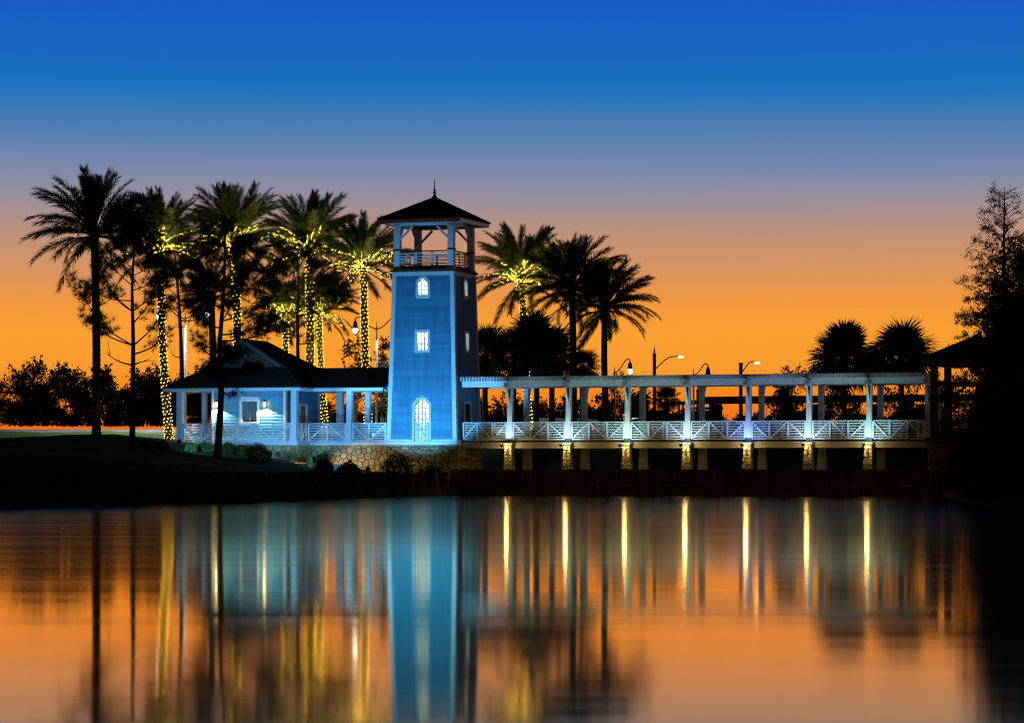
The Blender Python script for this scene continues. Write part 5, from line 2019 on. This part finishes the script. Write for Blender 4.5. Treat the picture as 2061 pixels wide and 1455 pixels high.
def build_overpass():
    D = 380.0
    T = tag(empty('overpass', W(1650, 830, D)), 'dark far road overpass seen under the right half of the pergola', 'overpass')
    o = T.location
    s = D / F
    A, B = W(1400, 809, D) - o, W(2140, 801, D + 20) - o
    beam('deck', A, B, 6.0, 8 * s, 'brown_metal', T)
    beam('parapet', A + Vector((0, -3.1, 0.35)), B + Vector((0, -3.1, 0.35)), 0.2, 0.5, 'concrete', T)
    for px in (1440, 1583, 1640, 1760, 1860):
        x = W(px, 830, D).x - o.x
        box('pier', (x - 0.8, -1.2, -9), (x + 0.8, 1.2, A.z - 0.3), 'brown_metal', T)


build_overpass()


def build_far_house():
    D = 250.0
    c = W(1370, 850, D)
    zb = gz(c.x, D)
    T = tag(empty('far_building', (c.x, D, zb)), 'brown far building with pale sloping roof edge seen under the pergola', 'building')
    s = D / F
    zr = lambda py: H + (HY - py) * s - zb
    x = lambda px: (px - CX) / F * D - c.x
    MB().prism([(x(1330), 0), (x(1450), 0), (x(1450), zr(826)), (x(1385), zr(826)), (x(1330), zr(846))], lambda u, w, d: (u, d, w), 0, 6).build('wall', 'stucco_brown', T)
    beam('roof_edge', (x(1326), -0.3, zr(846)), (x(1384), -0.3, zr(822)), 0.5, 0.22, 'concrete', T)
    beam('roof_edge', (x(1384), -0.3, zr(822)), (x(1455), -0.3, zr(822)), 0.5, 0.22, 'brown_metal', T)
    for px in (1366, 1374, 1381):
        beam('column', (x(px), -0.2, zr(830)), (x(px), -0.2, zr(812)), 0.16, 0.16, 'concrete', T, up=(0, 1, 0))
    beam('upper_roof', (x(1362), 0.5, zr(811)), (x(1400), 0.5, zr(811)), 3.0, 0.25, 'brown_metal', T)


build_far_house()


def car(label, px, D, paint, facing=1, lights=False, z=None, rot=0.0):
    x = (px - CX) / F * D
    zb = gz(x, D) if z is None else z
    T = tag(empty('car', (x, D, zb), rot), label, 'car', 'cars behind the waterside')
    f = facing
    W_ = 0.88
    prof = [(-2.15, 0.32), (2.15, 0.32), (2.25, 0.55), (2.18, 0.78), (1.2, 0.92), (-1.55, 0.95), (-2.15, 0.90), (-2.25, 0.60)]
    mb = MB()
    n = len(prof)
    V = []
    for y, k in ((-W_, 0.96), (-W_ + 0.12, 1.0), (W_ - 0.12, 1.0), (W_, 0.96)):
        V += [(p[0] * f * k, y, 0.32 + (p[1] - 0.32) * (0.93 if abs(y) == W_ else 1.0)) for p in prof]
    Fc = [tuple(range(n)), tuple(range(3 * n, 4 * n))[::-1]]
    for r_ in range(3):
        for i in range(n):
            j = (i + 1) % n
            Fc.append((r_ * n + i, (r_ + 1) * n + i, (r_ + 1) * n + j, r_ * n + j))
    b = mb.add(V, Fc).build('body', paint, T)
    roofp = [(-1.5, 0.95), (-0.95, 1.40), (0.35, 1.42), (1.15, 0.93)]
    V = []
    for y0, y1 in ((-W_ + 0.08, -W_ + 0.22), (W_ - 0.08, W_ - 0.22)):
        for i, p in enumerate(roofp):
            V.append((p[0] * f, y0 if i in (0, 3) else y1, p[1]))
    MB().add(V, [(0, 1, 2, 3), (7, 6, 5, 4), (0, 4, 5, 1), (1, 5, 6, 2), (2, 6, 7, 3)]).build('cabin', 'car_glass', T)
    MB().add([(-0.97 * f, -0.64, 1.40), (0.36 * f, -0.64, 1.42), (0.36 * f, 0.64, 1.42), (-0.97 * f, 0.64, 1.40), (-0.9 * f, -0.58, 1.46), (0.28 * f, -0.58, 1.47), (0.28 * f, 0.58, 1.47), (-0.9 * f, 0.58, 1.46)], BOXF).build('roof_panel', paint, T)
    for px_ in (-0.45, -1.42, 1.02):
        for y in (-W_ + 0.125, W_ - 0.125):
            beam('pillar', (px_ * f, y * (1.0), 0.95), (px_ * f * 0.75, y * 0.86, 1.41), 0.05, 0.06, paint, T)
    for wx in (-1.35, 1.38):
        for y in (-W_ + 0.06, W_ - 0.06):
            t = MB().lathe([(0.20, -0.1), (0.31, -0.1), (0.33, -0.06), (0.33, 0.06), (0.31, 0.1), (0.20, 0.1)], 18)
            t.v = [(v[0], v[2], v[1]) for v in t.v]
            t = t.build('wheel', 'rubber', T)
            t.location = (wx * f, y, 0.33)
            q = MB().lathe([(0.02, -0.105), (0.19, -0.102), (0.19, 0.102), (0.02, 0.105)], 12)
            q.v = [(v[0], v[2], v[1]) for v in q.v]
            q.build('rim', 'galvanised', t)
    for y in (-0.62, 0.62):
        box('headlight', (2.13 * f - 0.06, y - 0.17, 0.60), (2.13 * f + 0.06, y + 0.17, 0.72), 'lamp_amber' if lights else 'concrete', T)
        box('tail_light', (-2.19 * f - 0.05, y - 0.20, 0.66), (-2.19 * f + 0.06, y + 0.265, 0.80), 'tail_red' if lights else 'brown_metal', T)
    if lights:
        spot_light('headlight_light', (2.3 * f, 0, 0.66), (9 * f, 0, 0.1), 900, (1.0, 0.92, 0.75), 80, 0.6, T, 0.1)


car('pale car parked behind the bridge railing near the tower', 1140, 196, 'car_paint_white', 1)
car('dark car parked behind the middle of the bridge railing', 1330, 196, 'car_paint_dark', 1)
car('pale car parked behind the bridge railing right of the brown building', 1590, 195, 'car_paint_white', -1)
car('car with lights on behind the last bay of the bridge railing', 1838, 194, 'car_paint_white', 1, True, rot=-0.9)
